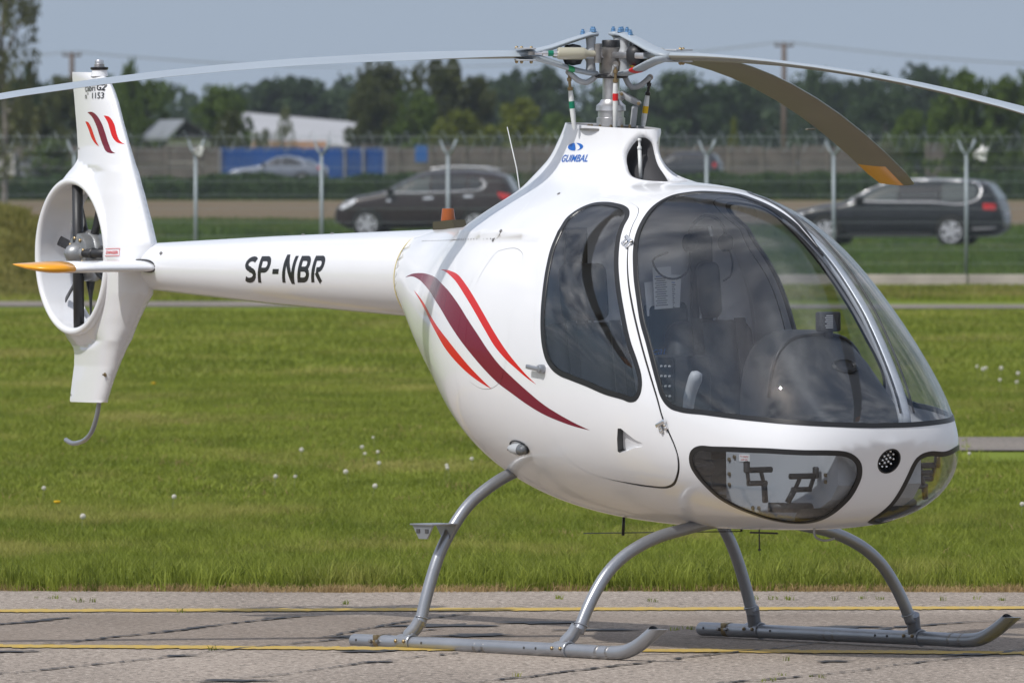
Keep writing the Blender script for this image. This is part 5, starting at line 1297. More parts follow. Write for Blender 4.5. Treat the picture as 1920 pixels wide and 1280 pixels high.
M['berm'] = grass_ground('dry_bank', [(.21, .19, .055), (.18, .18, .045), (.27, .21, .08), (.12, .14, .03)])
def sheet(name, x0, x1, y0, y1, z, m, nx=1, ny=1):
    xs = np.linspace(x0, x1, nx + 1); ys = np.linspace(y0, y1, ny + 1)
    V = [(x, y, z) for y in ys for x in xs]
    Fc = [[j * (nx + 1) + i, j * (nx + 1) + i + 1, (j + 1) * (nx + 1) + i + 1, (j + 1) * (nx + 1) + i] for j in range(ny) for i in range(nx)]
    return kind(link(name, V, Fc, m, None, False), 'structure')
sheet('ground', -4000, 4000, -3000, 7000, -.012, M['field'])
# the apron's far edge is ragged where the grass creeps in
xs = np.linspace(-60, 60, 1200); ed = 56.35 + np.array([.10 * sin(x * 2.1) + .06 * sin(x * 5.7 + 1) + .04 * sin(x * 17.3) for x in xs])
V = [(x, -60, 0) for x in xs] + [(x, y, 0) for x, y in zip(xs, ed)]; k = len(xs)
kind(link('apron', V, [[i, i + 1, k + i + 1, k + i] for i in range(k - 1)], M['asphalt'], None, False), 'structure')
def strip(name, a, b, w, z, m, n=200, rag=.015):
    a = np.array(a, float); b = np.array(b, float); d = (b - a) / np.linalg.norm(b - a); s = np.array([-d[1], d[0]])
    V = []; 
    for i in range(n + 1):
        p = a + (b - a) * i / n
        V += [tuple(p + s * (w / 2 + RNG.normal(0, rag))) + (z,), tuple(p - s * (w / 2 + RNG.normal(0, rag))) + (z,)]
    return kind(link(name, V, [[2 * i, 2 * i + 1, 2 * i + 3, 2 * i + 2] for i in range(n)], m, None, False), 'structure')
strip('painted_line', (-9, 53.20), (9, 54.7), .33, .004, M['linepaint'], 900, .022)
strip('painted_line', (-9, 51.15), (9, 47.9), .30, .004, M['linepaint'], 900, .022)
CR = {'A': [(-1.873, 50.01), (-1.734, 50.26), (-1.584, 50.76), (-1.391, 51.34), (-1.198, 52.1), (-1.038, 52.64), (-0.914, 53.01), (-0.807, 53.23)],
 'B': [(-2.2, 46.2), (-1.859, 47.16), (-1.576, 47.98), (-1.283, 48.8), (-1.059, 49.6), (-0.864, 50.09), (-0.639, 50.68), (-.3, 51.7)],
 'C': [(-1.177, 46.51), (-1.072, 46.61), (-0.851, 47.09), (-0.703, 47.58), (-0.592, 48.03), (-.45, 48.5)],
 'D': [(-2.3, 51.5), (-2.059, 52.22), (-1.96, 52.46), (-1.846, 52.89), (-1.757, 53.13)],
 'E': [(-.3, 46.0), (-0.09, 46.56), (0.077, 46.99), (0.28, 47.63), (0.481, 48.24), (0.64, 48.7), (0.85, 49.28), (1.065, 49.87), (1.333, 50.71)],
 'G': [(.6, 45.9), (0.84, 46.51), (1.136, 47.14), (1.434, 48.03), (1.785, 49.01), (1.935, 49.44), (2.3, 50.4)],
 'H': [(1.4, 51.5), (1.626, 52.1), (1.808, 52.4), (2.065, 52.76)],
 'I': [(-0.75, 50.71), (-0.554, 51.92), (-0.348, 52.89), (-0.176, 53.51)],
 'J': [(-0.4, 48.7), (-0.262, 49.01), (-0.122, 49.33), (0.041, 49.55)]}
for key, pts in CR.items():
    q = catmull(np.array(pts), .035, False); n = len(q); V = []
    base = {'A': .040, 'B': .026, 'C': .024, 'D': .055, 'E': .026, 'G': .028, 'H': .034, 'I': .026, 'J': .022}[key]
    drift = np.convolve(RNG.normal(0, 1, n + 20), np.ones(11) / 11, 'same')[10:n + 10]
    for i in range(n):
        w = base * max(.12, .7 + 1.1 * drift[i] + RNG.normal(0, .30)); off = .05 * drift[(i * 3) % n] * .6 + RNG.normal(0, .008)
        V += [(q[i][0] - w / 2 + off, q[i][1], .0045), (q[i][0] + w / 2 + off, q[i][1], .0045)]
    kind(link('tar_crack', V, [[2 * i, 2 * i + 1, 2 * i + 3, 2 * i + 2] for i in range(n - 1)], M['tar'], None, False), 'structure')
# short tar patches lying along the same joints
for (x, y, lx, ly) in ((-1.90, 49.30, .20, .10), (-.62, 50.9, .16, .12), (-.95, 52.9, .12, .06), (-.55, 49.35, .22, .12), (-.28, 52.05, .40, .16), (.15, 52.4, .34, .14), (-1.0, 46.55, .25, .10), (1.2, 48.35, .14, .08), (-1.25, 48.9, .14, .06), (1.35, 51.9, .3, .12), (-.15, 51.0, .28, .16), (.35, 51.6, .3, .1), (-.5, 48.3, .10, .08), (1.72, 49.0, .16, .1)):
    a = np.linspace(0, 2 * pi, 22, endpoint=False); r = 1 + .28 * RNG.normal(0, 1, 22)
    V = [(x + lx / 2 * cos(t) * q + .35 * ly * sin(t), y + ly * sin(t) * q, .0048) for t, q in zip(a, r)]
    kind(link('tar_patch', V, [list(range(22))], M['tar'], None, False), 'structure')
# far strips of ground
sheet('path', -40, 3.3, 165.6, 171.4, .0, M['path'], 1, 1)
sheet('path', 2.88, 12, 83.6, 87.6, .0, M['path'], 1, 1)
sheet('path', 3.3, 40, 163.5, 167.6, .001, M['path'], 1, 1)
sheet('road', -300, 300, 271, 287, .0, M['road'])
sheet('road', -300, 300, 301, 311, .0, M['road'])
sheet('ploughed_field', -300, 300, 332, 588, .0, M['plough'])
# dry grass bank at the left
nx, ny = 60, 40; xs = np.linspace(-20, -2.0, nx + 1); ys = np.linspace(174, 196, ny + 1)
V = []
for y in ys:
    for x in xs:
        ex = 1 / (1 + math.exp((x + 6.55) / .26)); ey = math.exp(-((y - 184) / 5.2) ** 2)
        V.append((x, y, -.05 + 1.30 * ex * ey + (.05 * sin(x * 3 + y) + .04 * sin(x * 9 + y * 2.3)) * ex * ey))
kind(link('earth_bank', V, [[j * (nx + 1) + i, j * (nx + 1) + i + 1, (j + 1) * (nx + 1) + i + 1, (j + 1) * (nx + 1) + i] for j in range(ny) for i in range(nx)], M['berm'], None, True), 'structure')

# ------------------------------------------------------------------ grass
def blade_mat(name, c1, c2, dry, dryk=.0):
    m, N, L, b = node_mat(name)
    P = N.new('ShaderNodeNewGeometry').outputs['Position']; oi = N.new('ShaderNodeObjectInfo')
    c = n_mix(N, L, n_range(N, L, n_noise(N, L, P, 1.0, 5, .6, (.05, .30, 1)), .34, .66), c1, c2)
    c = n_mix(N, L, n_range(N, L, oi.outputs['Random'], .55, 1.0, 0, .6), c, tuple(x * 1.4 for x in c2[:3]))
    c = n_mix(N, L, n_range(N, L, oi.outputs['Random'], .40, .0, 0, .75), c, tuple(x * .48 for x in c1[:3]))
    p = n_range(N, L, n_noise(N, L, P, .8, 5, .7, (.6, .25, 1)), .52 - dryk, .74 - dryk, 0, .75)
    c = n_mix(N, L, p, c, dry)
    L.new(c, b.inputs['Base Color']); b.inputs['Roughness'].default_value = .55; b.inputs['Specular IOR Level'].default_value = .25
    # light passing through the blades
    tl = N.new('ShaderNodeBsdfTranslucent'); L.new(c, tl.inputs[0]); mx = N.new('ShaderNodeMixShader'); mx.inputs[0].default_value = .42
    out = N['Material Output']; L.new(b.outputs[0], mx.inputs[1]); L.new(tl.outputs[0], mx.inputs[2]); L.new(mx.outputs[0], out.inputs[0])
    return m
M['grass'] = blade_mat('grass_blades', (.170, .218, .026), (.26, .295, .046), (.50, .41, .15))
M['bankgrass'] = blade_mat('bank_grass_blades', (.19, .20, .045), (.27, .24, .075), (.34, .27, .10))
M['drygrass'] = blade_mat('straw_blades', (.34, .24, .11), (.42, .30, .14), (.44, .32, .16), .2)
def clump(n, rad, h, w, lean, bent=.5):
    V = []; Fc = []
    for _ in range(n):
        a = RNG.uniform(0, 2 * pi); r = rad * sqrt(RNG.uniform()); x, y = r * cos(a), r * sin(a)
        H = h * RNG.uniform(.45, 1.15); b = RNG.uniform(0, 2 * pi); l = lean * RNG.uniform(.1, 1.2) * H
        dx, dy = cos(b) * l, sin(b) * l; f = RNG.uniform(0, pi); wx, wy = cos(f) * w / 2, sin(f) * w / 2
        n0 = len(V)
        V += [(x - wx, y - wy, -.01), (x + wx, y + wy, -.01), (x + dx * .35 - wx * .8, y + dy * .35 - wy * .8, H * .55), (x + dx * .35 + wx * .8, y + dy * .35 + wy * .8, H * .55), (x + dx, y + dy, H * (1 - .25 * bent * lean))]
        Fc += [[n0, n0 + 1, n0 + 3, n0 + 2], [n0 + 2, n0 + 3, n0 + 4]]
    return V, Fc
def scatter(name, pts, scl, clumps, k='stuff'):
    """one object: clumps of blades instanced on the vertices of a point mesh"""
    c = bpy.data.collections.new(name + '_clumps')
    for cl in clumps: c.objects.link(cl)
    me = bpy.data.meshes.new(name); me.from_pydata([tuple(p) for p in pts], [], [])
    at_ = me.attributes.new('size', 'FLOAT', 'POINT'); at_.data.foreach_set('value', np.asarray(scl, np.float32))
    o = bpy.data.objects.new(name, me); COL.objects.link(o); o['kind'] = k
    ng = bpy.data.node_groups.new(name + '_scatter', 'GeometryNodeTree')
    ng.interface.new_socket('Geometry', in_out='INPUT', socket_type='NodeSocketGeometry'); ng.interface.new_socket('Geometry', in_out='OUTPUT', socket_type='NodeSocketGeometry')
    N = ng.nodes; L = ng.links
    gi = N.new('NodeGroupInput'); go = N.new('NodeGroupOutput'); ip = N.new('GeometryNodeInstanceOnPoints'); ci = N.new('GeometryNodeCollectionInfo')
    ci.inputs['Collection'].default_value = c; ci.inputs['Separate Children'].default_value = True; ci.inputs['Reset Children'].default_value = True
    rv = N.new('FunctionNodeRandomValue'); rv.data_type = 'FLOAT_VECTOR'; rv.inputs['Min'].default_value = (0, 0, 0); rv.inputs['Max'].default_value = (0, 0, 6.283)
    na = N.new('GeometryNodeInputNamedAttribute'); na.data_type = 'FLOAT'; na.inputs['Name'].default_value = 'size'
    L.new(gi.outputs[0], ip.inputs['Points']); L.new(ci.outputs[0], ip.inputs['Instance']); ip.inputs['Pick Instance'].default_value = True
    L.new(rv.outputs['Value'], ip.inputs['Rotation']); L.new(na.outputs['Attribute'], ip.inputs['Scale']); L.new(ip.outputs[0], go.inputs[0])
    md = o.modifiers.new('scatter', 'NODES'); md.node_group = ng
    return o
def raw(name, vf, m):
    me = bpy.data.meshes.new(name); me.from_pydata([tuple(v) for v in vf[0]], [], vf[1]); me.materials.append(m)
    return bpy.data.objects.new(name, me)
tall = [raw('grass_clump', clump(40, .09, .085, .0042, .75), M['grass']) for _ in range(6)]
long_ = [raw('grass_clump', clump(26, .07, .125, .0055, .6), M['grass']) for _ in range(4)]
short = [raw('grass_clump', clump(60, .20, .070, .0065, .85), M['grass']) for _ in range(5)]
wide = [raw('grass_clump', clump(60, .50, .085, .015, .8), M['grass']) for _ in range(5)]
M['verge'] = blade_mat('verge_blades', (.060, .115, .020), (.10, .155, .026), (.20, .18, .06))
verge = [raw('verge_clump', clump(60, .50, .085, .015, .8), M['verge']) for _ in range(4)]
straw = [raw('straw_clump', clump(18, .07, .045, .004, 1.5), M['drygrass']) for _ in range(4)]
def field_pts(n, y0, y1, mx):
    y = np.sqrt(RNG.uniform(y0 ** 2, y1 ** 2, n)); hw = y * .0405 + mx
    return np.stack([RNG.uniform(-1, 1, n) * hw, y, np.full(n, -.01)], 1)
p = field_pts(13500, 56.55, 70, 1.4); scatter('grass', p, RNG.uniform(.55, 1.05, len(p)), tall)
p = field_pts(4200, 56.3, 58.4, 1.4); scatter('grass', p, RNG.uniform(.5, 1.05, len(p)) * np.clip(1.15 - (p[:, 1] - 56.4) * .12, .6, 1.2), long_)
p = field_pts(17000, 69, 112, 2.8); p = p[~((p[:, 0] > 2.75 + RNG.normal(0, .05, len(p))) & (p[:, 1] > 79.5) & (p[:, 1] < 87.5))]; scatter('grass', p, RNG.uniform(.6, 1.1, len(p)), short)
p = field_pts(20000, 110, 190, 6); p = p[((p[:, 1] < 157.5) | (p[:, 1] > 172.5)) & ~((p[:, 1] > 173) & (p[:, 1] < 184) & (RNG.uniform(0, 1, len(p)) < .6))]; scatter('grass', p, RNG.uniform(.6, 1.2, len(p)), wide)
p = field_pts(6000, 190, 270, 8); scatter('grass', p, RNG.uniform(1.0, 2.0, len(p)), verge)
p = field_pts(6500, 287.5, 372, 12); p = p[((p[:, 1] < 300) | (p[:, 1] > 312)) & ((p[:, 1] < 334) | (p[:, 0] < 1.5 + RNG.normal(0, .8, len(p))))]
scatter('grass', p, RNG.uniform(1.6, 3.6, len(p)) * np.where(p[:, 1] < 300, .6, 1), verge)
n = 1250; x = RNG.uniform(-4.2, 4.2, n); y = 56.22 + np.abs(RNG.normal(0, .16, n)) + .08 * np.sin(x * 2.1); scatter('dry_grass', np.stack([x, y, np.full(n, -.005)], 1), RNG.uniform(.5, 1.2, n), straw)
n = 2600; x = RNG.uniform(-9.5, -5.6, n); y = RNG.uniform(175, 188, n); z = -.05 + 1.30 / (1 + np.exp((x + 6.55) / .26)) * np.exp(-((y - 184) / 5.2) ** 2)
bankc = [raw('bank_clump', clump(44, .30, .085, .014, 1.0), M['bankgrass']) for _ in range(4)]
scatter('bank_grass', np.stack([x, y, z], 1), RNG.uniform(.5, 1.3, n), bankc)
p = field_pts(1500, 173.5, 186, 6); scatter('dry_grass', p, RNG.uniform(.6, 1.4, len(p)), bankc)
p = field_pts(900, 58, 100, 1.0); p = p[~((p[:, 0] > 2.75) & (p[:, 1] > 79.5) & (p[:, 1] < 87.5))]; scatter('dry_grass', p, RNG.uniform(.8, 1.7, len(p)), straw)
# weeds in the cracks of the apron
WEED = [(1.02, 55.2), (1.10, 55.25), (1.17, 55.15), (1.4, 55.1), (1.50, 55.3), (1.58, 55.2), (1.85, 55.1), (1.98, 55.2), (2.06, 55.1), (.60, 54.9), (-1.95, 55.3), (-1.88, 55.1), (-1.80, 54.9), (-2.02, 55.4), (-1.35, 53.7), (-1.12, 49.55), (.64, 51.6), (.70, 51.7), (.02, 46.9), (1.10, 46.9), (.92, 46.6), (.96, 47.1), (1.02, 48.4), (1.68, 50.9), (1.72, 50.9), (-.7, 54.6), (.2, 55.3)]
pw = []; 
for x, y in WEED:
    for _ in range(RNG.integers(1, 4)): pw.append((x + RNG.normal(0, .02), y + RNG.normal(0, .05), .0))
weedc = [raw('weed_clump', clump(9, .018, .026, .004, 1.1), M['grass']) for _ in range(3)]
scatter('crack_weeds', pw, RNG.uniform(.35, 1.0, len(pw)), weedc)
# dandelions gone to seed, each a thing
M['fluff'] = mat('seed_fluff', (.80, .77, .70), .9); M['stem'] = mat('stem', (.16, .18, .05), .7); M['dand'] = mat('dandelion_yellow', (.72, .42, .0), .7)
def seedhead_mesh():
    V = []; Fc = []
    for i in range(90):
        z = 1 - 2 * (i + .5) / 90; a = i * 2.39996; r = sqrt(1 - z * z); d = np.array([r * cos(a), r * sin(a), z]); B = frame(d); n0 = len(V)
        V += [tuple(d * .004), tuple(d * .021 + B[:, 0] * .0042), tuple(d * .021 - B[:, 0] * .0042), tuple(d * .022 + B[:, 1] * .0042), tuple(d * .022 - B[:, 1] * .0042)]
        Fc += [[n0, n0 + 1, n0 + 2], [n0, n0 + 3, n0 + 4], [n0 + 1, n0 + 3, n0 + 2, n0 + 4]]
    return V, Fc
SHM = None
DAND = [(703, 820, 'topmost of the cluster left of the belly'), (679, 838, 'upper left of the cluster by the belly'), (681, 850, 'lower of two at the left side of the cluster'), (711, 847, 'at the right side of the cluster'), (713, 868, 'small one at the bottom right of the cluster'), (655, 884, 'alone and low between the cluster and the rear skid leg'), (697, 911, 'largest one nearest the rear cross tube'), (562, 843, 'alone under the middle of the tail boom'), (513, 893, 'left one of a low pair under the tail boom'), (551, 893, 'right one of a low pair under the tail boom'), (322, 931, 'small one low down right of the tail skid'), (79, 915, 'near the left picture edge below the tail skid'), (152, 968, 'lowest one at the left, just above the apron edge'),
 (888, 860, 'close beside the navigation light at the belly curve'), (832, 872, 'left one of a close pair under the rear fuselage'), (845, 877, 'right one of a close pair under the rear fuselage'), (1842, 692, 'middle of three touching heads far right of the canopy'), (1851, 690, 'right of three touching heads far right of the canopy'), (1836, 687, 'left of three touching heads far right of the canopy'), (1877, 690, 'single far one right of the three touching heads'), (1911, 700, 'upper one at the right picture edge beyond the nose'), (1876, 712, 'single one below the far group right of the canopy'), (1908, 716, 'lower one at the right picture edge beyond the nose'), (1915, 945, 'large near one cut by the right picture edge'), (1816, 850, 'pale one touching the outline of the nose window')]
for i, (px, py, lab) in enumerate(DAND):
    hgt = .10 if py > 760 else .14
    d = (CAMH - hgt) * FPX / (py - HORIZ); X = at(px, d)
    t = thing('dandelion', 'white dandelion seed head, ' + lab, 'dandelion', (X, d, 0), RNG.uniform(0, 6), 'dandelion seed heads in the grass')
    lean = RNG.normal(0, .012, 2)
    if SHM is None: s_ = link('seed_head', *seedhead_mesh(), M['fluff'], t, False); SHM = s_.data
    else: s_ = bpy.data.objects.new('seed_head', SHM); COL.objects.link(s_); s_.parent = t
    s_.location = (lean[0], lean[1], hgt); sc = RNG.uniform(.38, .66) if py > 760 else RNG.uniform(.55, .8); s_.scale = (sc, sc, sc)
    link('stem', *tube([(0, 0, -.01), (lean[0] * .4, lean[1] * .4, hgt * .5), (lean[0], lean[1], hgt)], .0022, 6), M['stem'], t, True)
for (px, py, lab) in ((288, 719, 'yellow dandelion flower right of the lower tail fin'), (107, 942, 'yellow dandelion flower low at left in the grass')):
    d = (CAMH - .06) * FPX / (py - HORIZ); t = thing('dandelion', lab, 'dandelion', (at(px, d), d, 0))
    link('flower_head', *lathe([(0, -.006), (.012, -.002), (.020, .006), (.016, .010), (0, .011)], 14, (0, 0, .06)), M['dand'], t, True)
    link('stem', *rod((0, 0, -.01), (0, 0, .06), .0025, 6), M['stem'], t, True)

# ------------------------------------------------------------------ perimeter fence
FD = 190.0
M['galv'] = mat('galvanised', (.27, .31, .33), .5, metal=.35); M['concrete'] = mat('kerb_concrete', (.44, .39, .345), .85, noise=(2.5, .25), bump=(20, .3))
M['wire'] = mat('wire', (.30, .34, .35), .5, metal=.4)
FN = thing('perimeter_fence', 'wire mesh airfield fence with grey posts and barbed coil', 'fence', (0, FD, 0))
PX = [-808, -571, -334, -97, 140, 367, 603, 840, 1082, 1325, 1563, 1812, 2050, 2287, 2524, 2761]
for px in PX:
    X = at(px, FD)
    post = link('post', *merge([tube([(X, 0, -.02), (X, 0, 1.93)], .026, 10)]), M['galv'], FN, True)
    link('post_arm', *tube([(X, 0, 1.92), (X + .075, -.02, 2.03), (X + .125, -.04, 2.16)], .021, 8), M['galv'], post, True)
    link('post_arm', *tube([(X, 0, 1.92), (X - .07, .12, 2.03), (X - .11, .2, 2.15)], .017, 8), M['galv'], post, True)
x0, x1 = at(-808, FD), at(2761, FD)
W_ = []
for x in np.arange(x0, x1, .055): W_.append(tube([(x, .03, .12), (x, .03, 1.92)], .0022, 4, caps=False))
for z in np.arange(.15, 1.95, .20): W_.append(tube([(x0, .034, z), (x1, .034, z)], .0025, 4, caps=False))
kind(link('mesh_wires', *merge(W_), M['wire'], FN, False), 'stuff')
W_ = []
for dx, dz in ((.06, 2.0), (.12, 2.12), (.17, 2.21), (-.10, 2.06), (-.14, 2.19)): W_.append(tube([(x0, -.02, dz), (x1, -.02, dz)], .0022, 4, caps=False))
tt = np.linspace(0, 1, 4300); W_.append(tube(np.stack([x0 + (x1 - x0) * tt, .16 * np.cos(tt * 2 * pi * 103), 2.13 + .15 * np.sin(tt * 2 * pi * 103)], 1), .0032, 4, caps=False))
kind(link('barbed_wire', *merge(W_), M['wire'], FN, False), 'stuff')
KB = thing('kerb', 'pale low concrete kerb beam under the wire fence', 'kerb', (0, FD - .6, 0))
for i in range(len(PX) - 1):
    a, b = at(PX[i], FD) + .012, at(PX[i + 1], FD) - .012
    if b < -3.4: continue
    v, f = rbox(b - a, .22, .24, .012); link('kerb_block', *xf((v, f), None, ((a + b) / 2, 0, .07)), M['concrete'], KB, False)
M['plastic'] = mat('white_plastic', (.75, .75, .73), .5)
for (px, py, lab, s) in ((1838, 288, 'torn white plastic sheet snagged on the fence at right', .72), (372, 283, 'small white plastic scrap caught on the left fence post', .55)):
    g = 9; P = RNG.normal(0, .03, (g, g)); V = []
    X, Z = at(px, FD, py)
    for i in range(g):
        for j in range(g):
            u, v = i / (g - 1) - .5, j / (g - 1) - .5; V.append((X + s * (u * .26 + .05 * v), FD - .06 + P[i, j] * s, Z + s * (v * (.28 - .16 * (u < 0)) + P[j, i] * .8)))
    o = link('plastic_scrap', V, [[i * g + j, i * g + j + 1, (i + 1) * g + j + 1, (i + 1) * g + j] for i in range(g - 1) for j in range(g - 1)], M['plastic'], None, True)
    so = o.modifiers.new('thickness', 'SOLIDIFY'); so.thickness = .004
    tag(o, lab, 'plastic scrap')
# =================================================================== cars
M['carglass'] = mat('car_glass', (.05, .062, .06), .06, spec=.9); M['carglass2'] = mat('car_glass_dark', (.02, .022, .024), .08, spec=.8)
M['tyre'] = mat('tyre', (.012, .012, .012), .85); M['rim'] = mat('alloy_rim', (.62, .62, .63), .3, metal=.6)
M['arch'] = mat('wheel_arch', (.006, .006, .006), .9); M['tail'] = mat('tail_lamp', (.55, .015, .018), .15); M['head'] = mat('head_lamp', (.65, .67, .70), .1)
M['trim'] = mat('bright_trim', (.72, .72, .73), .25, metal=.7)
def car(name, label, cat, X, d, beta, L_, W, top, zb, belt, paint, panes, trimline=None, rails=None, wheels=(1.36, -1.34), wr=.325, extras=()):
    root = thing(name, label, cat, (X, d, 0), pi - beta)
    hx = L_ / 2; top = sorted(top); tx = [p[0] for p in top]; tz = [p[1] for p in top]
    zt = lambda x: np.interp(x, tx, tz)
    roof = max(tz)
    def plan(x):
        s = np.abs(x) / hx; return np.maximum(1 - .07 * s ** 4, .0) * np.maximum(1 - s ** 14, 0) ** (1 / 5)
    def zbot(x):
        s = np.abs(x) / hx; return zb + .20 * np.clip((s - .80) / .2, 0, 1) ** 2
    def yw(x, z):
        x = np.asarray(x, float); z = np.asarray(z, float)
        t_ = np.clip((z - belt) / max(roof - belt, .1), 0, 1)
        y = W * plan(x) * (1 - .05 * np.clip((belt - .25 - z) / .45, 0, 1) ** 2 - .03 * np.clip((z - belt + .25) / .25, 0, 1) - .20 * t_)
        zt_ = np.maximum(zt(x), zbot(x) + .05); zm = (zt_ + zbot(x)) / 2
        q = np.clip((z - zm) / np.maximum(zt_ - zm, .02), 0, 1); y = y * np.maximum(1 - q ** 9, 0) ** (1 / 3.2)
        q = np.clip((zm - z) / np.maximum(zm - zbot(x), .02), 0, 1); y = y * np.maximum(1 - q ** 10, 0) ** (1 / 4)
        return y
    xs = hx * np.sin(np.linspace(-pi / 2, pi / 2, 90)); k = 34; V = []
    for x in xs:
        t = (1 - np.cos(np.linspace(0, pi, k))) / 2; z = zbot(x) + (max(zt(x), zbot(x) + .05) - zbot(x)) * t
        y = yw(np.full(k, x), z); V.append(np.concatenate([np.stack([np.full(k, x), y, z], 1), np.stack([np.full(k, x), -y, z], 1)[::-1]]))
    V = np.concatenate(V); k2 = 2 * k
    Fc = [[i * k2 + j, i * k2 + (j + 1) % k2, (i + 1) * k2 + (j + 1) % k2, (i + 1) * k2 + j] for i in range(89) for j in range(k2)]
    body = link('body', *fixn((V, Fc)), paint, root, True)
    def drape(nm, poly, m, off=.008, parent=root, thick=0, sides=(1, -1), step=.10):
        P = np.asarray(poly, float); VV, FF = slice2d(P, [list(range(len(P)))], step)
        for s in sides:
            V = np.stack([VV[:, 0], s * (yw(VV[:, 0], VV[:, 1]) + off), VV[:, 1]], 1); o = link(nm, *fixn((V, FF)), m, parent, True)
        return o
    for nm, poly, m in panes: drape(nm, poly, M[m])
    if trimline is not None:
        for tl in trimline:
            q = catmull(np.array(tl), .08, False)
            for s in (1, -1): link('window_trim', *tube(np.stack([q[:, 0], s * (yw(q[:, 0], q[:, 1]) + .010), q[:, 1]], 1), .019, 6), M['trim'], root, True)
    if rails is not None:
        q = catmull(np.array(rails), .1, False)
        for s in (1, -1): link('roof_rail', *tube(np.stack([q[:, 0], s * W * .66 + 0 * q[:, 0], q[:, 1]], 1), .022, 8), M['trim'], root, True)
    for xw in wheels:
        a = np.linspace(0, 2 * pi, 28, endpoint=False)
        for s in (1, -1):
            drape('wheel_arch', [(xw + (wr + .055) * cos(q), max(wr + (wr + .055) * sin(q), zb + .01)) for q in a], M['arch'], .004, root, sides=(s,))
            yc = s * (W - .035)
            wh = link('wheel', *lathe([(wr * .62, -.10), (wr * .95, -.105), (wr, -.07), (wr, .07), (wr * .95, .105), (wr * .68, .10), (wr * .66, .06), (0, .05)], 32, (xw, yc, wr), (0, s, 0)), M['tyre'], root, True)
            parts = [lathe([(wr * .70, .096), (wr * .70, .108), (wr * .63, .106), (wr * .61, .07)], 28, (xw, yc, wr), (0, s, 0), False), lathe([(.06, .06), (.06, .10), (0, .105)], 14, (xw, yc, wr), (0, s, 0))]
            for i in range(10):
                v, f = rbox(.055, .02, wr * .60, .004); v[:, 2] += wr * .34; parts.append((v @ rot('Y', i * pi / 5 + (i % 2) * .16).T + (xw, yc + s * .092, wr), f))
            link('rim', *merge(parts), M['rim'], wh, 'auto')
    for xd in (panes[0][1][0][0] - .02, panes[0][1][-1][0] - .025, panes[1][1][-1][0] - .02 if len(panes) > 2 else -1.0):
        drape('door_line', [(xd, zb + .14), (xd + .016, zb + .14), (xd + .016, belt + .02), (xd, belt + .02)], M['arch'], .004)
    for s in (1, -1):
        xm = panes[0][1][0][0] - .10; link('mirror', *xf(rbox(.16, .22, .15, .05, 3), None, (xm, s * (W + .03), belt + .08)), M['arch'], root, True)
    for nm, poly, m in extras: drape(nm, poly, M[m], .010)
    # rear screen, plate and bumper line
    def rear(z): 
        zz = np.linspace(zt(-hx * .6), .5, 60); 
        xr = np.linspace(-hx, -hx * .6, 200); i = np.argmin(np.abs(zt(xr) - z)); return xr[i]
    za, zc = roof - .14, belt + .10
    V = [(rear(za) - .012, W * .58, za), (rear(za) - .012, -W * .58, za), (rear(zc) - .012, -W * .68, zc), (rear(zc) - .012, W * .68, zc)]
    link('rear_window', V, [[0, 1, 2, 3]], M['carglass2'], root, False)
    zp = belt - .22; link('number_plate', *xf(rbox(.012, .50, .11, .003), None, (rear(zp) - .012, 0, zp)), M['paper'], root, False)
    return root
M['suvpaint'] = mat('brown_black_paint', (.030, .022, .022), .3, spec=.3, coat=.2); M['wagpaint'] = mat('black_paint_car', (.013, .014, .018), .3, spec=.3, coat=.2)
M['silvercar'] = mat('silver_car_paint', (.20, .22, .26), .25, metal=.4, coat=.6); M['greycar'] = mat('grey_car_paint', (.022, .024, .030), .35, coat=.1)
car('estate_car', 'black estate car with bright window trim behind the fence on the right', 'car', at(1684, 279), 279, radians(11), 4.77, .91,
    [(-2.385, .50), (-2.375, .62), (-2.345, .80), (-2.30, .95), (-2.12, 1.24), (-2.0, 1.38), (-1.9, 1.415), (-1.5, 1.455), (-.8, 1.48), (-.1, 1.455), (.25, 1.39), (.95, 1.02), (1.1, .975), (1.6, .90), (2.1, .79), (2.28, .70), (2.36, .60), (2.385, .50)], .20, .93, M['wagpaint'],
    [('side_window', [(.80, 1.0), (.30, 1.27), (-.05, 1.36), (-.12, 1.37), (-.12, .985)], 'carglass'), ('side_window', [(-.17, .985), (-.17, 1.372), (-.6, 1.395), (-1.02, 1.385), (-1.02, .98)], 'carglass2'), ('side_window', [(-1.08, .98), (-1.08, 1.38), (-1.5, 1.355), (-1.78, 1.31), (-1.85, 1.22), (-1.78, 1.02), (-1.72, .985)], 'carglass')],
    [[(.92, .985), (.30, .965), (-.8, .955), (-1.75, .965), (-1.86, 1.02), (-1.93, 1.22), (-1.85, 1.345), (-1.5, 1.40), (-.8, 1.43), (-.1, 1.40), (.30, 1.31), (.92, 1.0)]], None, (1.42, -1.30), .33,
    [('sill_trim', [(1.0, .255), (1.0, .29), (-.85, .30), (-.85, .265)], 'trim'), ('bumper_trim', [(-1.75, .36), (-1.75, .41), (-2.34, .44), (-2.34, .39)], 'trim'), ('tail_lamp', [(-1.98, .80), (-1.98, .93), (-2.30, .92), (-2.33, .78)], 'tail'), ('door_handle', [(-.05, .865), (-.05, .895), (-.25, .898), (-.25, .868)], 'wagpaint'), ('head_lamp', [(1.95, .62), (1.90, .72), (2.22, .68), (2.26, .60)], 'head')])
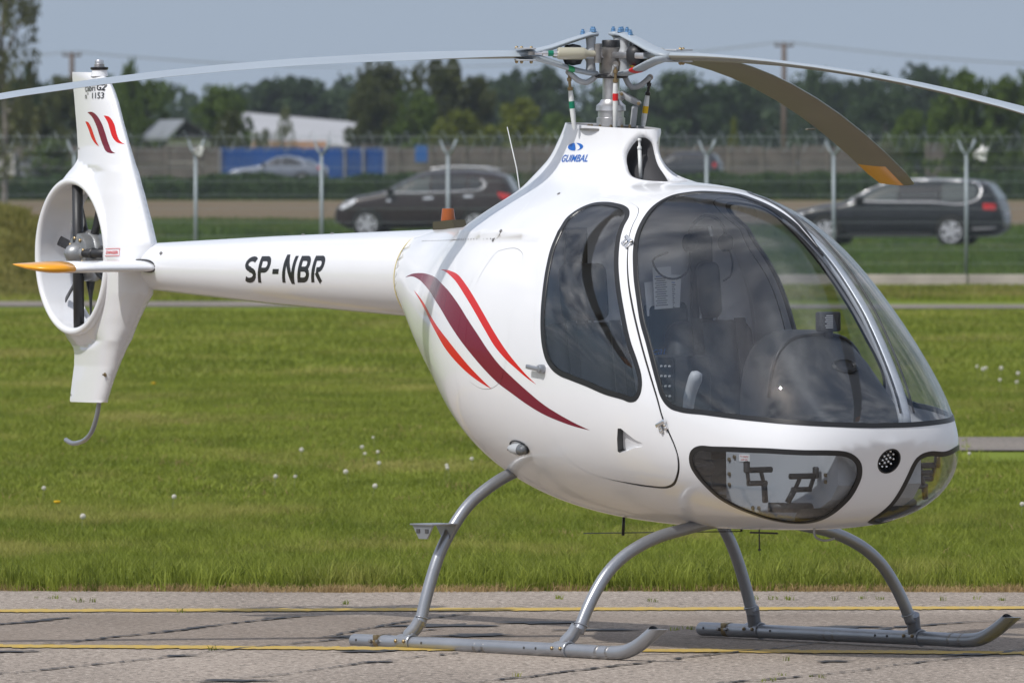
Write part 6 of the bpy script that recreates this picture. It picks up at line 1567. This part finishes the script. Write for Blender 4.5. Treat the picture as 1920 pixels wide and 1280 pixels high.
car('suv', 'dark brown compact SUV with roof rails seen behind the tail boom', 'car', at(806, 306), 306, radians(8), 4.42, .89,
    [(-2.21, .55), (-2.19, .75), (-2.15, .95), (-2.05, 1.15), (-1.90, 1.42), (-1.85, 1.50), (-1.6, 1.57), (-.9, 1.625), (-.1, 1.595), (.25, 1.53), (1.0, 1.15), (1.2, 1.10), (1.6, 1.02), (1.95, .90), (2.10, .78), (2.18, .62), (2.21, .5)], .24, 1.03, M['suvpaint'],
    [('side_window', [(.92, 1.12), (.45, 1.36), (.10, 1.48), (-.10, 1.50), (-.10, 1.09)], 'carglass'), ('side_window', [(-.15, 1.09), (-.15, 1.505), (-.6, 1.51), (-.98, 1.49), (-.98, 1.13)], 'carglass2'), ('side_window', [(-1.04, 1.14), (-1.04, 1.485), (-1.25, 1.45), (-1.38, 1.22), (-1.34, 1.17)], 'carglass2')],
    [[(.95, 1.085), (.3, 1.085), (-.5, 1.105), (-1.0, 1.13), (-1.36, 1.18), (-1.44, 1.26), (-1.32, 1.42)]], [(-.1, 1.63), (-.4, 1.68), (-1.0, 1.69), (-1.45, 1.65), (-1.6, 1.60)], (1.36, -1.22), .345,
    [('tail_lamp', [(-1.78, .98), (-1.72, 1.10), (-2.0, 1.06), (-2.14, .86), (-2.08, .82)], 'tail'), ('head_lamp', [(1.70, .82), (1.62, .95), (1.90, .86), (2.02, .74), (1.98, .68)], 'head'), ('door_handle', [(.02, .93), (.02, .985), (-.20, .99), (-.20, .94)], 'trim'), ('door_handle', [(-.93, .975), (-.93, 1.03), (-1.15, 1.035), (-1.15, .985)], 'trim'), ('side_badge', [(.95, 1.05), (.95, 1.11), (.72, 1.11), (.72, 1.06)], 'trim'), ('indicator', [(.90, .88), (.90, .93), (.80, .93), (.80, .88)], 'trim')])
car('saloon_car', 'silver saloon car behind the hedge in front of the blue fence', 'car', at(520, 612), 612, radians(6), 4.75, .90,
    [(-2.375, .55), (-2.35, .8), (-2.2, .98), (-1.7, 1.05), (-1.05, 1.34), (-.5, 1.43), (0, 1.38), (.8, .98), (1.3, .90), (2.1, .76), (2.3, .62), (2.375, .5)], .22, .92, M['silvercar'],
    [('side_window', [(.66, .99), (.0, 1.31), (-.25, 1.34), (-.25, .97)], 'carglass2'), ('side_window', [(-.30, .97), (-.30, 1.345), (-.8, 1.30), (-1.30, 1.05), (-1.25, .98)], 'carglass2')], None, None, (1.40, -1.30), .32, [('tail_lamp', [(-2.0, .80), (-2.0, .92), (-2.3, .90), (-2.32, .78)], 'tail')])
car('hatchback_car', 'dark grey car half hidden behind the rotor mast fairing', 'car', at(1270, 618), 618, radians(10), 4.3, .90,
    [(-2.15, .55), (-2.12, .9), (-2.0, 1.2), (-1.8, 1.5), (-1.4, 1.6), (-.6, 1.62), (0, 1.58), (.9, 1.08), (1.7, .95), (2.05, .75), (2.15, .5)], .24, 1.0, M['greycar'],
    [('side_window', [(.72, 1.08), (.1, 1.42), (-.2, 1.48), (-.2, 1.04)], 'carglass2'), ('side_window', [(-.26, 1.04), (-.26, 1.48), (-1.0, 1.46), (-1.5, 1.36), (-1.55, 1.06)], 'carglass2')], None, None, (1.30, -1.28), .32, [('tail_lamp', [(-1.85, .90), (-1.85, 1.10), (-2.05, 1.08), (-2.1, .88)], 'tail')])
for o in [o for o in COL.objects if o.name in ('saloon_car', 'hatchback_car')]: o.location.z = .62      # the back road runs on a low bank
kind(link('back_road', *xf(rbox(600, 40, .62, 0), None, (0, 626, .31)), M['road'], None, False), 'structure')
# =================================================================== boundary wall, hedge, buildings
M['wallc'] = mat('old_concrete_wall', (.125, .108, .097), .9, noise=(1.1, .35, 6)); M['wallp'] = mat('wall_pier', (.17, .147, .13), .9, noise=(1.3, .25))
M['bluesheet'] = mat('blue_sheet_metal', (.004, .062, .25), .45, noise=(.6, .25)); M['rust'] = mat('grey_steel_post', (.22, .23, .25), .7, noise=(2, .3))
M['bluesign'] = mat('blue_sign', (.02, .10, .30), .5)
WD = 655.0
def Xr(px, d=WD): return at(px, d)
WL = thing('boundary_wall', 'long brown grey concrete panel wall beyond the hedge', 'wall', (0, WD, 0))
edges = list(np.arange(-742, 2690, 62.0))
for i in range(len(edges) - 1):
    a, b = Xr(edges[i]), Xr(edges[i + 1])
    if 1655 < edges[i] < 1690 or 1765 < edges[i] < 1890: continue
    h = 2.52 + .07 * sin(i * 2.3) + (.2 if edges[i] > 1640 else 0)
    for r in range(3):
        v, f = rbox(b - a - .16, .12, h / 3 - .03, .01); link('wall_panel', *xf((v, f), None, ((a + b) / 2, .01 * ((i + r) % 3), h / 3 * (r + .5))), M['wallc'], WL, False)
    v, f = rbox(.15, .2, h + .06, .01); link('pier', *xf((v, f), None, (a, -.04, h / 2)), M['wallp'], WL, False)
BF = thing('sheet_metal_fence', 'bright blue sheet metal fence behind the silver car', 'fence', (0, 648, 0))
px0, px1 = 411, 724; n = 26
for i in range(n):
    a, b = at(px0 + (px1 - px0) * i / n, 648), at(px0 + (px1 - px0) * (i + 1) / n, 648)
    v, f = rbox(b - a - .012, .05, 2.42 + .05 * (i % 3 == 0), .01); link('fence_panel', *xf((v, f), None, ((a + b) / 2, .03 * (i % 2), 1.22)), M['bluesheet'], BF, False)
for px in (413, 646, 681, 722): link('fence_post', *xf(rbox(.12, .12, 2.42, .01), None, (at(px, 648), -.08, 1.22)), M['rust'], BF, False)
tag(link('wall_sign', *xf(rbox(.62, .04, .85, .01), None, (at(790, 650), 650, 2.15)), M['bluesign'], None, False), 'small blue sign on the concrete wall right of the blue fence', 'sign')
# clipped hedge: leaf faces over a box
def leaf_cloud(C, size, n):
    """random leaf quads round the given centres (m x 3), returned as verts and faces"""
    V = np.zeros((n, 4, 3)); ctr = C
    d = RNG.normal(0, 1, (n, 3)); d[:, 2] = np.abs(d[:, 2]) * .8 + .2; d /= np.linalg.norm(d, axis=1)[:, None]
    a = np.cross(d, RNG.normal(0, 1, (n, 3))); a /= np.linalg.norm(a, axis=1)[:, None]; b = np.cross(d, a)
    s = size * RNG.uniform(.6, 1.4, n)[:, None]
    V[:, 0] = ctr - a * s - b * s * .6; V[:, 1] = ctr + a * s - b * s * .6; V[:, 2] = ctr + a * s * .7 + b * s * .6; V[:, 3] = ctr - a * s * .7 + b * s * .6
    return V.reshape(-1, 3), (np.arange(n * 4).reshape(n, 4)).tolist()
def leaf_mat(name, c1, c2, scale=.35):
    m, N, L, b = node_mat(name)
    P = N.new('ShaderNodeTexCoord').outputs['Object']; oi = N.new('ShaderNodeObjectInfo')
    c = n_mix(N, L, n_range(N, L, n_noise(N, L, P, scale, 5, .65), .36, .64), c1, c2)
    c = n_mix(N, L, n_math(N, L, 'MULTIPLY', oi.outputs['Random'], .35), c, tuple(x * .7 for x in c1[:3]))
    L.new(c, b.inputs['Base Color']); b.inputs['Roughness'].default_value = .65; b.inputs['Specular IOR Level'].default_value = .2
    tl = N.new('ShaderNodeBsdfTranslucent'); L.new(c, tl.inputs[0]); mx = N.new('ShaderNodeMixShader'); mx.inputs[0].default_value = .3
    out = N['Material Output']; L.new(b.outputs[0], mx.inputs[1]); L.new(tl.outputs[0], mx.inputs[2]); L.new(mx.outputs[0], out.inputs[0])
    return m
M['hedge'] = leaf_mat('hedge_leaves', (.025, .055, .012), (.06, .11, .018), 1.2); M['bark'] = mat('bark', (.085, .065, .05), .95, noise=(3, .3))
M['grey_bark'] = mat('pale_bark', (.22, .20, .18), .9, noise=(2, .4))
n = 52000; x0, x1 = at(-740, 600), at(2660, 600)
C = np.stack([RNG.uniform(x0, x1, n), 598 + RNG.uniform(0, 3.2, n), RNG.uniform(0, 1, n) ** .7 * 1.12], 1)
C[:, 2] *= 1 + .10 * np.sin(C[:, 0] * .9) + .06 * np.sin(C[:, 0] * 2.7 + 1) + .18 * np.exp(-((C[:, 0] - at(1470, 600)) / 2.2) ** 2)
HG = thing('hedge', 'long clipped dark green hedge beside the far road', 'hedge', (0, 0, 0))
v, f = rbox(x1 - x0, 2.6, .88, .15); link('hedge_core', *xf((v, f), None, ((x0 + x1) / 2, 599.8, .42)), M['hedge'], HG, False)
kind(link('hedge_leaves', *leaf_cloud(C, .085, n), M['hedge'], HG, False), 'stuff')
M['roofw'] = mat('pale_sheet_roof', (.40, .40, .41), .6, noise=(.2, .06)); M['orangewall'] = mat('orange_brick_wall', (.40, .22, .14), .9, noise=(.5, .15)); M['slate'] = mat('grey_slate_roof', (.20, .215, .235), .6, noise=(.8, .2)); M['timber'] = mat('dark_timber', (.02, .02, .024), .8); M['whitewall'] = mat('cream_wall', (.55, .53, .48), .9)
HA = thing('storage_hall', 'long low hall with a white roof behind the blue fence', 'building', (0, 800, 0))
xa, xb = at(405, 800), at(665, 800)
V = [(xa, 0, 3.3), (xb, 0, 2.7), (xb, 16, 4.2), (xa, 16, 4.95)]
V2 = [(x, y, z - .2) for x, y, z in V]
link('roof', *fixn((np.array(V + V2), [[0, 1, 2, 3], [7, 6, 5, 4], [0, 4, 5, 1], [1, 5, 6, 2], [2, 6, 7, 3], [3, 7, 4, 0]])), M['roofw'], HA, False)
link('wall', *xf(rbox(xb - xa - 1.2, 14, 2.2, .02), None, ((xa + xb) / 2, 8, 1.0)), M['orangewall'], HA, False)
link('gable_panel', *xf(rbox(at(612, 795) - at(468, 795), .3, 1.3, .01), None, ((at(612, 795) + at(468, 795)) / 2, -.9, 2.35)), M['orangewall'], HA, False)
HO = thing('cottage', 'small cottage with a steep grey roof right of the tail fin', 'house', (0, 690, 0))
def hp(px, py, d): return (at(px, d), d - 690, CAMH + (HORIZ - py) / FPX * d)
E0, E1, R1, R0, G1, G0 = hp(262, 259, 702), hp(312, 258, 690), hp(346, 224, 690), hp(298, 225, 702), hp(409, 258, 690), hp(362, 259, 702)
def slab(q, t):
    q = np.array(q); b = q - (0, 0, t); return fixn((np.concatenate([q, b]), [[0, 1, 2, 3], [7, 6, 5, 4], [0, 4, 5, 1], [1, 5, 6, 2], [2, 6, 7, 3], [3, 7, 4, 0]]))
link('roof', *slab([E0, E1, R1, R0], .14), M['slate'], HO, False); link('roof', *slab([R0, R1, G1, G0], .14), M['timber'], HO, False)
link('gable', *fixn((np.array([[E1[0] + .3, .3, E1[2] - .05], [R1[0], .3, R1[2] - .15], [G1[0] - .3, .3, G1[2] - .05], [E1[0] + .3, .5, E1[2] - .05], [R1[0], .5, R1[2] - .15], [G1[0] - .3, .5, G1[2] - .05]]), [[0, 1, 2], [5, 4, 3], [0, 3, 4, 1], [1, 4, 5, 2]])), M['timber'], HO, False)
link('wall', *xf(rbox(G1[0] - E1[0] - .7, 9, E1[2] - .05, .02), None, ((E1[0] + G1[0]) / 2 - .3, 5.2, (E1[2] - .05) / 2)), M['whitewall'], HO, False)
SH = thing('shed', 'small pale shed far left beyond the dry bank', 'shed', (at(12, 640), 640, 0)); link('wall', *xf(rbox(.9, 2, 2.3, .02), None, (0, 0, 1.1)), M['whitewall'], SH, False); link('wall', *xf(rbox(1.3, 2, 2.1, .02), None, (1.1, .3, 1.0)), M['rust'], SH, False)
# =================================================================== utility poles and wires
M['pole'] = mat('pole_timber', (.12, .09, .075), .9, noise=(2, .3)); M['cable'] = mat('cable', (.25, .27, .29), .7)
PD = 720.0; tops = []
for px, py, lab in ((135, 100, 'timber power pole at left behind the tail fin'), (1470, 82, 'timber power pole at right behind the rotor blade')):
    X, Z = at(px, PD, py); t = thing('utility_pole', lab, 'power pole', (X, PD, 0), 0, 'power poles beyond the wall'); link('shaft', *tube([(0, 0, -.1), (0, 0, Z)], [.17, .14], 10), M['pole'], t, True)
    link('crossarm', *xf(rbox(1.05, .12, .13, .01), None, (0, 0, Z - .12)), M['pole'], t, False); tops.append((X, Z))
    for q in (-.45, 0, .45): link('insulator', *lathe([(.05, 0), (.06, .05), (.04, .12), (0, .14)], 8, (q, 0, Z - .05)), M['rust'], t, True)
(xa, za), (xb, zc) = tops; sp = xb - xa; W_ = []
for q in (-.45, 0, .45):
    for (a, z_a, b, z_b) in ((xa - sp, za - .4, xa, za), (xa, za, xb, zc), (xb, zc, xb + sp, zc - .6)):
        s = np.linspace(0, 1, 40); W_.append(tube(np.stack([a + (b - a) * s + q, 0 * s + PD, z_a + (z_b - z_a) * s + .1 - 4 * 1.15 * s * (1 - s)], 1), .011, 4, caps=False))
tag(link('power_cables', *merge(W_), M['cable'], None, True), 'thin grey overhead cables strung between the power poles', 'cable')
# =================================================================== trees
LM = {'olive': leaf_mat('leaf_olive', (.045, .056, .016), (.11, .125, .032)), 'green': leaf_mat('leaf_green', (.055, .092, .014), (.13, .19, .028)), 'bright': leaf_mat('leaf_bright', (.10, .125, .012), (.19, .21, .026)), 'dark': leaf_mat('leaf_dark', (.028, .054, .018), (.070, .11, .032)), 'pale': leaf_mat('leaf_pale', (.10, .12, .05), (.17, .18, .09)), 'birch': leaf_mat('leaf_birch', (.09, .105, .04), (.19, .20, .075))}
def crown_mesh(kind_, n, leaf):
    """crown of unit height standing on z = 0, about one unit wide"""
    C = []
    nc = 64 if kind_ != 'birch' else 60
    for i in range(nc):
        if kind_ == 'tall': z = RNG.uniform(.12, .97); r = .30 * (1 - abs(z - .45) / .75) * RNG.uniform(.3, 1.1)
        elif kind_ == 'bush': z = RNG.uniform(.05, .92); r = .52 * sqrt(max(.05, 1 - (z - .25) ** 2 / .5)) * RNG.uniform(.3, 1)
        elif kind_ == 'birch': z = RNG.uniform(.18, .98); r = .30 * (1 - z * .55) * RNG.uniform(.2, 1.25)
        else: z = RNG.uniform(.14, .95); r = .46 * sqrt(max(.04, 1 - (z - .55) ** 2 / .25)) * RNG.uniform(.25, 1.0)
        a = RNG.uniform(0, 2 * pi); C.append((r * cos(a), r * sin(a), z, RNG.uniform(.07, .15) * (1.0 if kind_ != 'birch' else .5)))
    C = np.array(C); j = RNG.integers(0, nc, n)
    d = RNG.normal(0, 1, (n, 3)); d /= np.linalg.norm(d, axis=1)[:, None]; q = RNG.uniform(.25, 1, n) ** .6
    P = C[j, :3] + d * (C[j, 3] * q)[:, None] * (1, 1, .85)
    if kind_ == 'birch': P[:, 2] -= RNG.uniform(0, .10, n)
    P[:, 2] = np.maximum(P[:, 2], .015)
    return leaf_cloud(P, leaf, n), C
PROTO = {}
def proto(kind_, var, n, leaf):
    (V, Fc), C = crown_mesh(kind_, n, leaf)
    me = bpy.data.meshes.new('crown'); me.from_pydata(V.tolist(), [], Fc)
    tr = [tube([(0, 0, -.02), (.01, 0, .3), (-.01, .01, .62), (0, 0, .86)], [.020, .016, .011, .004], 8)]
    for i in range(9):
        c = C[i]; b = np.array([0, 0, min(.15 + .5 * c[2], c[2])]); tr.append(tube([b, b * .4 + c[:3] * .6 + (0, 0, -.02), c[:3]], [.008, .006, .002], 6))
    tv, tf = merge(tr); tm = bpy.data.meshes.new('trunk'); tm.from_pydata(tv.tolist(), [], tf)
    PROTO[(kind_, var)] = (me, tm)
for kk in ('round', 'tall', 'bush'):
    for v in range(3): proto(kk, v, 6500, .021)
proto('birch', 0, 4200, .010)
def tree(kind_, var, px, d, top_py, wpx, leafm, label, name='tree', group=None):
    me, tm = PROTO[(kind_, var)]
    H = CAMH + (HORIZ - top_py) / FPX * d; Wd = wpx / FPX * d
    t = thing(name, label, 'bush' if name == 'bush' else 'tree', (at(px, d), d, 0), RNG.uniform(0, 6.28), group)
    nat = {'round': .92, 'tall': .6, 'bush': 1.05, 'birch': .62}[kind_]
    for nm, m0, mm in (('crown', me, LM[leafm]), ('trunk', tm, M['grey_bark'] if kind_ == 'birch' else M['bark'])):
        m1 = m0.copy() if False else m0
        o = bpy.data.objects.new(nm, m1); COL.objects.link(o); o.parent = t; o.scale = (Wd / nat, Wd / nat, H)
        if not m1.materials: m1.materials.append(mm)
        o.material_slots[0].link = 'OBJECT'; o.material_slots[0].material = mm
    return t
G = 'trees beyond the wall'
tree('birch', 0, 8, 530, -130, 190, 'birch', 'tall loose birch at the left edge of the picture')
tree('round', 0, 40, 760, 150, 110, 'dark', 'dark bluish tree behind the birch at far left', group=G)
tree('round', 1, 58, 720, 122, 44, 'dark', 'slim dark pointed tree between the birch and the left power pole', group=G)
tree('bush', 0, 60, 690, 190, 150, 'olive', 'olive bush low beside the birch at far left', 'bush', G)
tree('round', 1, 122, 700, 150, 95, 'olive', 'dark olive tree directly behind the upper tail fin', group=G)
tree('round', 0, 247, 700, 116, 44, 'green', 'narrow green treetop just right of the fin top', group=G)
tree('round', 2, 270, 715, 150, 130, 'green', 'broad green tree right of the tail fin above the cottage', group=G)
tree('round', 0, 214, 720, 160, 90, 'green', 'green tree half hidden by the tail fin', group=G)
tree('round', 1, 412, 730, 166, 120, 'green', 'green tree behind the cottage roof', group=G)
tree('bush', 1, 432, 668, 205, 84, 'olive', 'scrubby olive bush right of the cottage', 'bush', G)
tree('birch', 0, 533, 690, 196, 50, 'pale', 'pale thin shrub in front of the white hall roof', 'bush', G)
tree('bush', 2, 492, 690, 240, 50, 'pale', 'pale low shrub in front of the orange hall wall', 'bush', G)
tree('round', 2, 545, 1150, 148, 190, 'dark', 'rounded blue green tree rising behind the white hall', group=G)
tree('round', 0, 455, 1150, 172, 170, 'dark', 'blue green tree behind the hall left of the rounded one', group=G)
tree('round', 1, 620, 1150, 178, 170, 'dark', 'blue green tree behind the hall at its right end', group=G)
tree('round', 0, 718, 760, 118, 130, 'olive', 'tall dark olive tree right of the white hall', group=G)
tree('round', 1, 700, 740, 155, 110, 'olive', 'shorter dark olive tree at the hall corner', group=G)
tree('round', 2, 822, 770, 112, 120, 'olive', 'tall gappy olive tree above the SUV', group=G)
tree('round', 0, 775, 740, 175, 120, 'green', 'mid green tree between the two tall olive trees', group=G)
tree('round', 1, 885, 770, 150, 100, 'olive', 'dark olive tree right above the SUV tail', group=G)
tree('bush', 0, 965, 720, 186, 150, 'bright', 'yellow green bush left of the whip antenna', 'bush', G)
tree('bush', 1, 860, 700, 205, 140, 'bright', 'yellow green bush above the SUV roof', 'bush', G)
tree('round', 2, 1010, 1150, 128, 140, 'dark', 'hazy blue green tree left of the rotor mast', group=G)
tree('round', 0, 930, 1150, 146, 130, 'dark', 'hazy tree behind the yellow green bush', group=G)
tree('bush', 2, 1050, 740, 210, 120, 'green', 'green bush just left of the mast fairing', 'bush', G)
tree('round', 1, 1290, 1000, 140, 190, 'dark', 'broad dark tree right of the rotor mast', group=G)
tree('round', 2, 1210, 1050, 160, 140, 'dark', 'dark tree directly behind the rotor mast', group=G)
tree('round', 0, 1395, 1050, 152, 150, 'dark', 'dark tree under the drooping rotor blade', group=G)
tree('round', 1, 1535, 1100, 134, 100, 'dark', 'blue green tree just right of the right power pole', group=G)
tree('round', 2, 1610, 1100, 150, 110, 'dark', 'rounded blue green tree between pole and far right trees', group=G)
tree('round', 0, 1720, 1150, 124, 130, 'dark', 'pale hazy tree above the right rotor blade', group=G)
tree('round', 1, 1660, 1000, 178, 150, 'dark', 'dark tree behind the black estate car', group=G)
tree('round', 0, 1795, 690, 132, 110, 'green', 'rich green tree above the estate car roof', group=G)
tree('round', 2, 1868, 690, 146, 100, 'green', 'rich green tree at right near the picture edge', group=G)
tree('round', 1, 1925, 690, 138, 110, 'green', 'rich green tree cut by the right picture edge', group=G)
tree('bush', 0, 1700, 680, 208, 110, 'green', 'low green bush left of the rich green trees', 'bush', G)
tree('tall', 1, 1375, 665, 228, 24, 'bright', 'small bright sapling above the wall right of the mast', 'tree', G)
tree('bush', 1, 1830, 650, 238, 190, 'green', 'green shrub spilling over the wall at right', 'bush', G)
tree('bush', 2, 1660, 640, 262, 80, 'pale', 'pale overgrown shrub against the wall at right', 'bush', G)
tree('bush', 0, 90, 640, 262, 120, 'green', 'green shrub at the wall foot left of the fan duct', 'bush', G)
tree('bush', 1, 990, 596, 322, 36, 'pale', 'small pale shrub beside the whip antenna foot', 'bush')
# the far wood: one mass
V_ = []; n0 = 0; F_ = []
xa, xb = at(-1300, 1500), at(3200, 1500)
for i in range(240):
    x = RNG.uniform(xa, xb); y = RNG.uniform(1350, 1650); h = RNG.uniform(7.5, 11.5); w = RNG.uniform(5, 9)
    n = 420; d = RNG.normal(0, 1, (n, 3)); d /= np.linalg.norm(d, axis=1)[:, None]
    P = np.array([x, y, h * .55]) + d * (RNG.uniform(.55, 1, n) ** .5)[:, None] * (w / 2, w / 2, h * .46); P[:, 2] += RNG.normal(0, .3, n); P[:, 2] = np.maximum(P[:, 2], .1)
    v, f = leaf_cloud(P, .42, n); V_.append(v); F_ += [[a + n0 for a in q] for q in f]; n0 += len(v)
kind(link('far_woodland', np.concatenate(V_), F_, LM['dark'], None, False), 'stuff')
# =================================================================== summer haze
HZ = bpy.data.materials.new('haze'); HZ.use_nodes = True
nt = HZ.node_tree; nt.nodes.clear(); o_ = nt.nodes.new('ShaderNodeOutputMaterial'); pv = nt.nodes.new('ShaderNodeVolumePrincipled')
pv.inputs['Color'].default_value = (.80, .88, 1.0, 1); pv.inputs['Density'].default_value = 0.00008; pv.inputs['Anisotropy'].default_value = .2
nt.links.new(pv.outputs[0], o_.inputs['Volume'])
bx = rbox(8200, 10200, 15.5, 0); hz = link('haze', *xf(bx, None, (0, 2020, -1.0 + 15.5 / 2)), HZ, None, False); kind(hz, 'stuff')
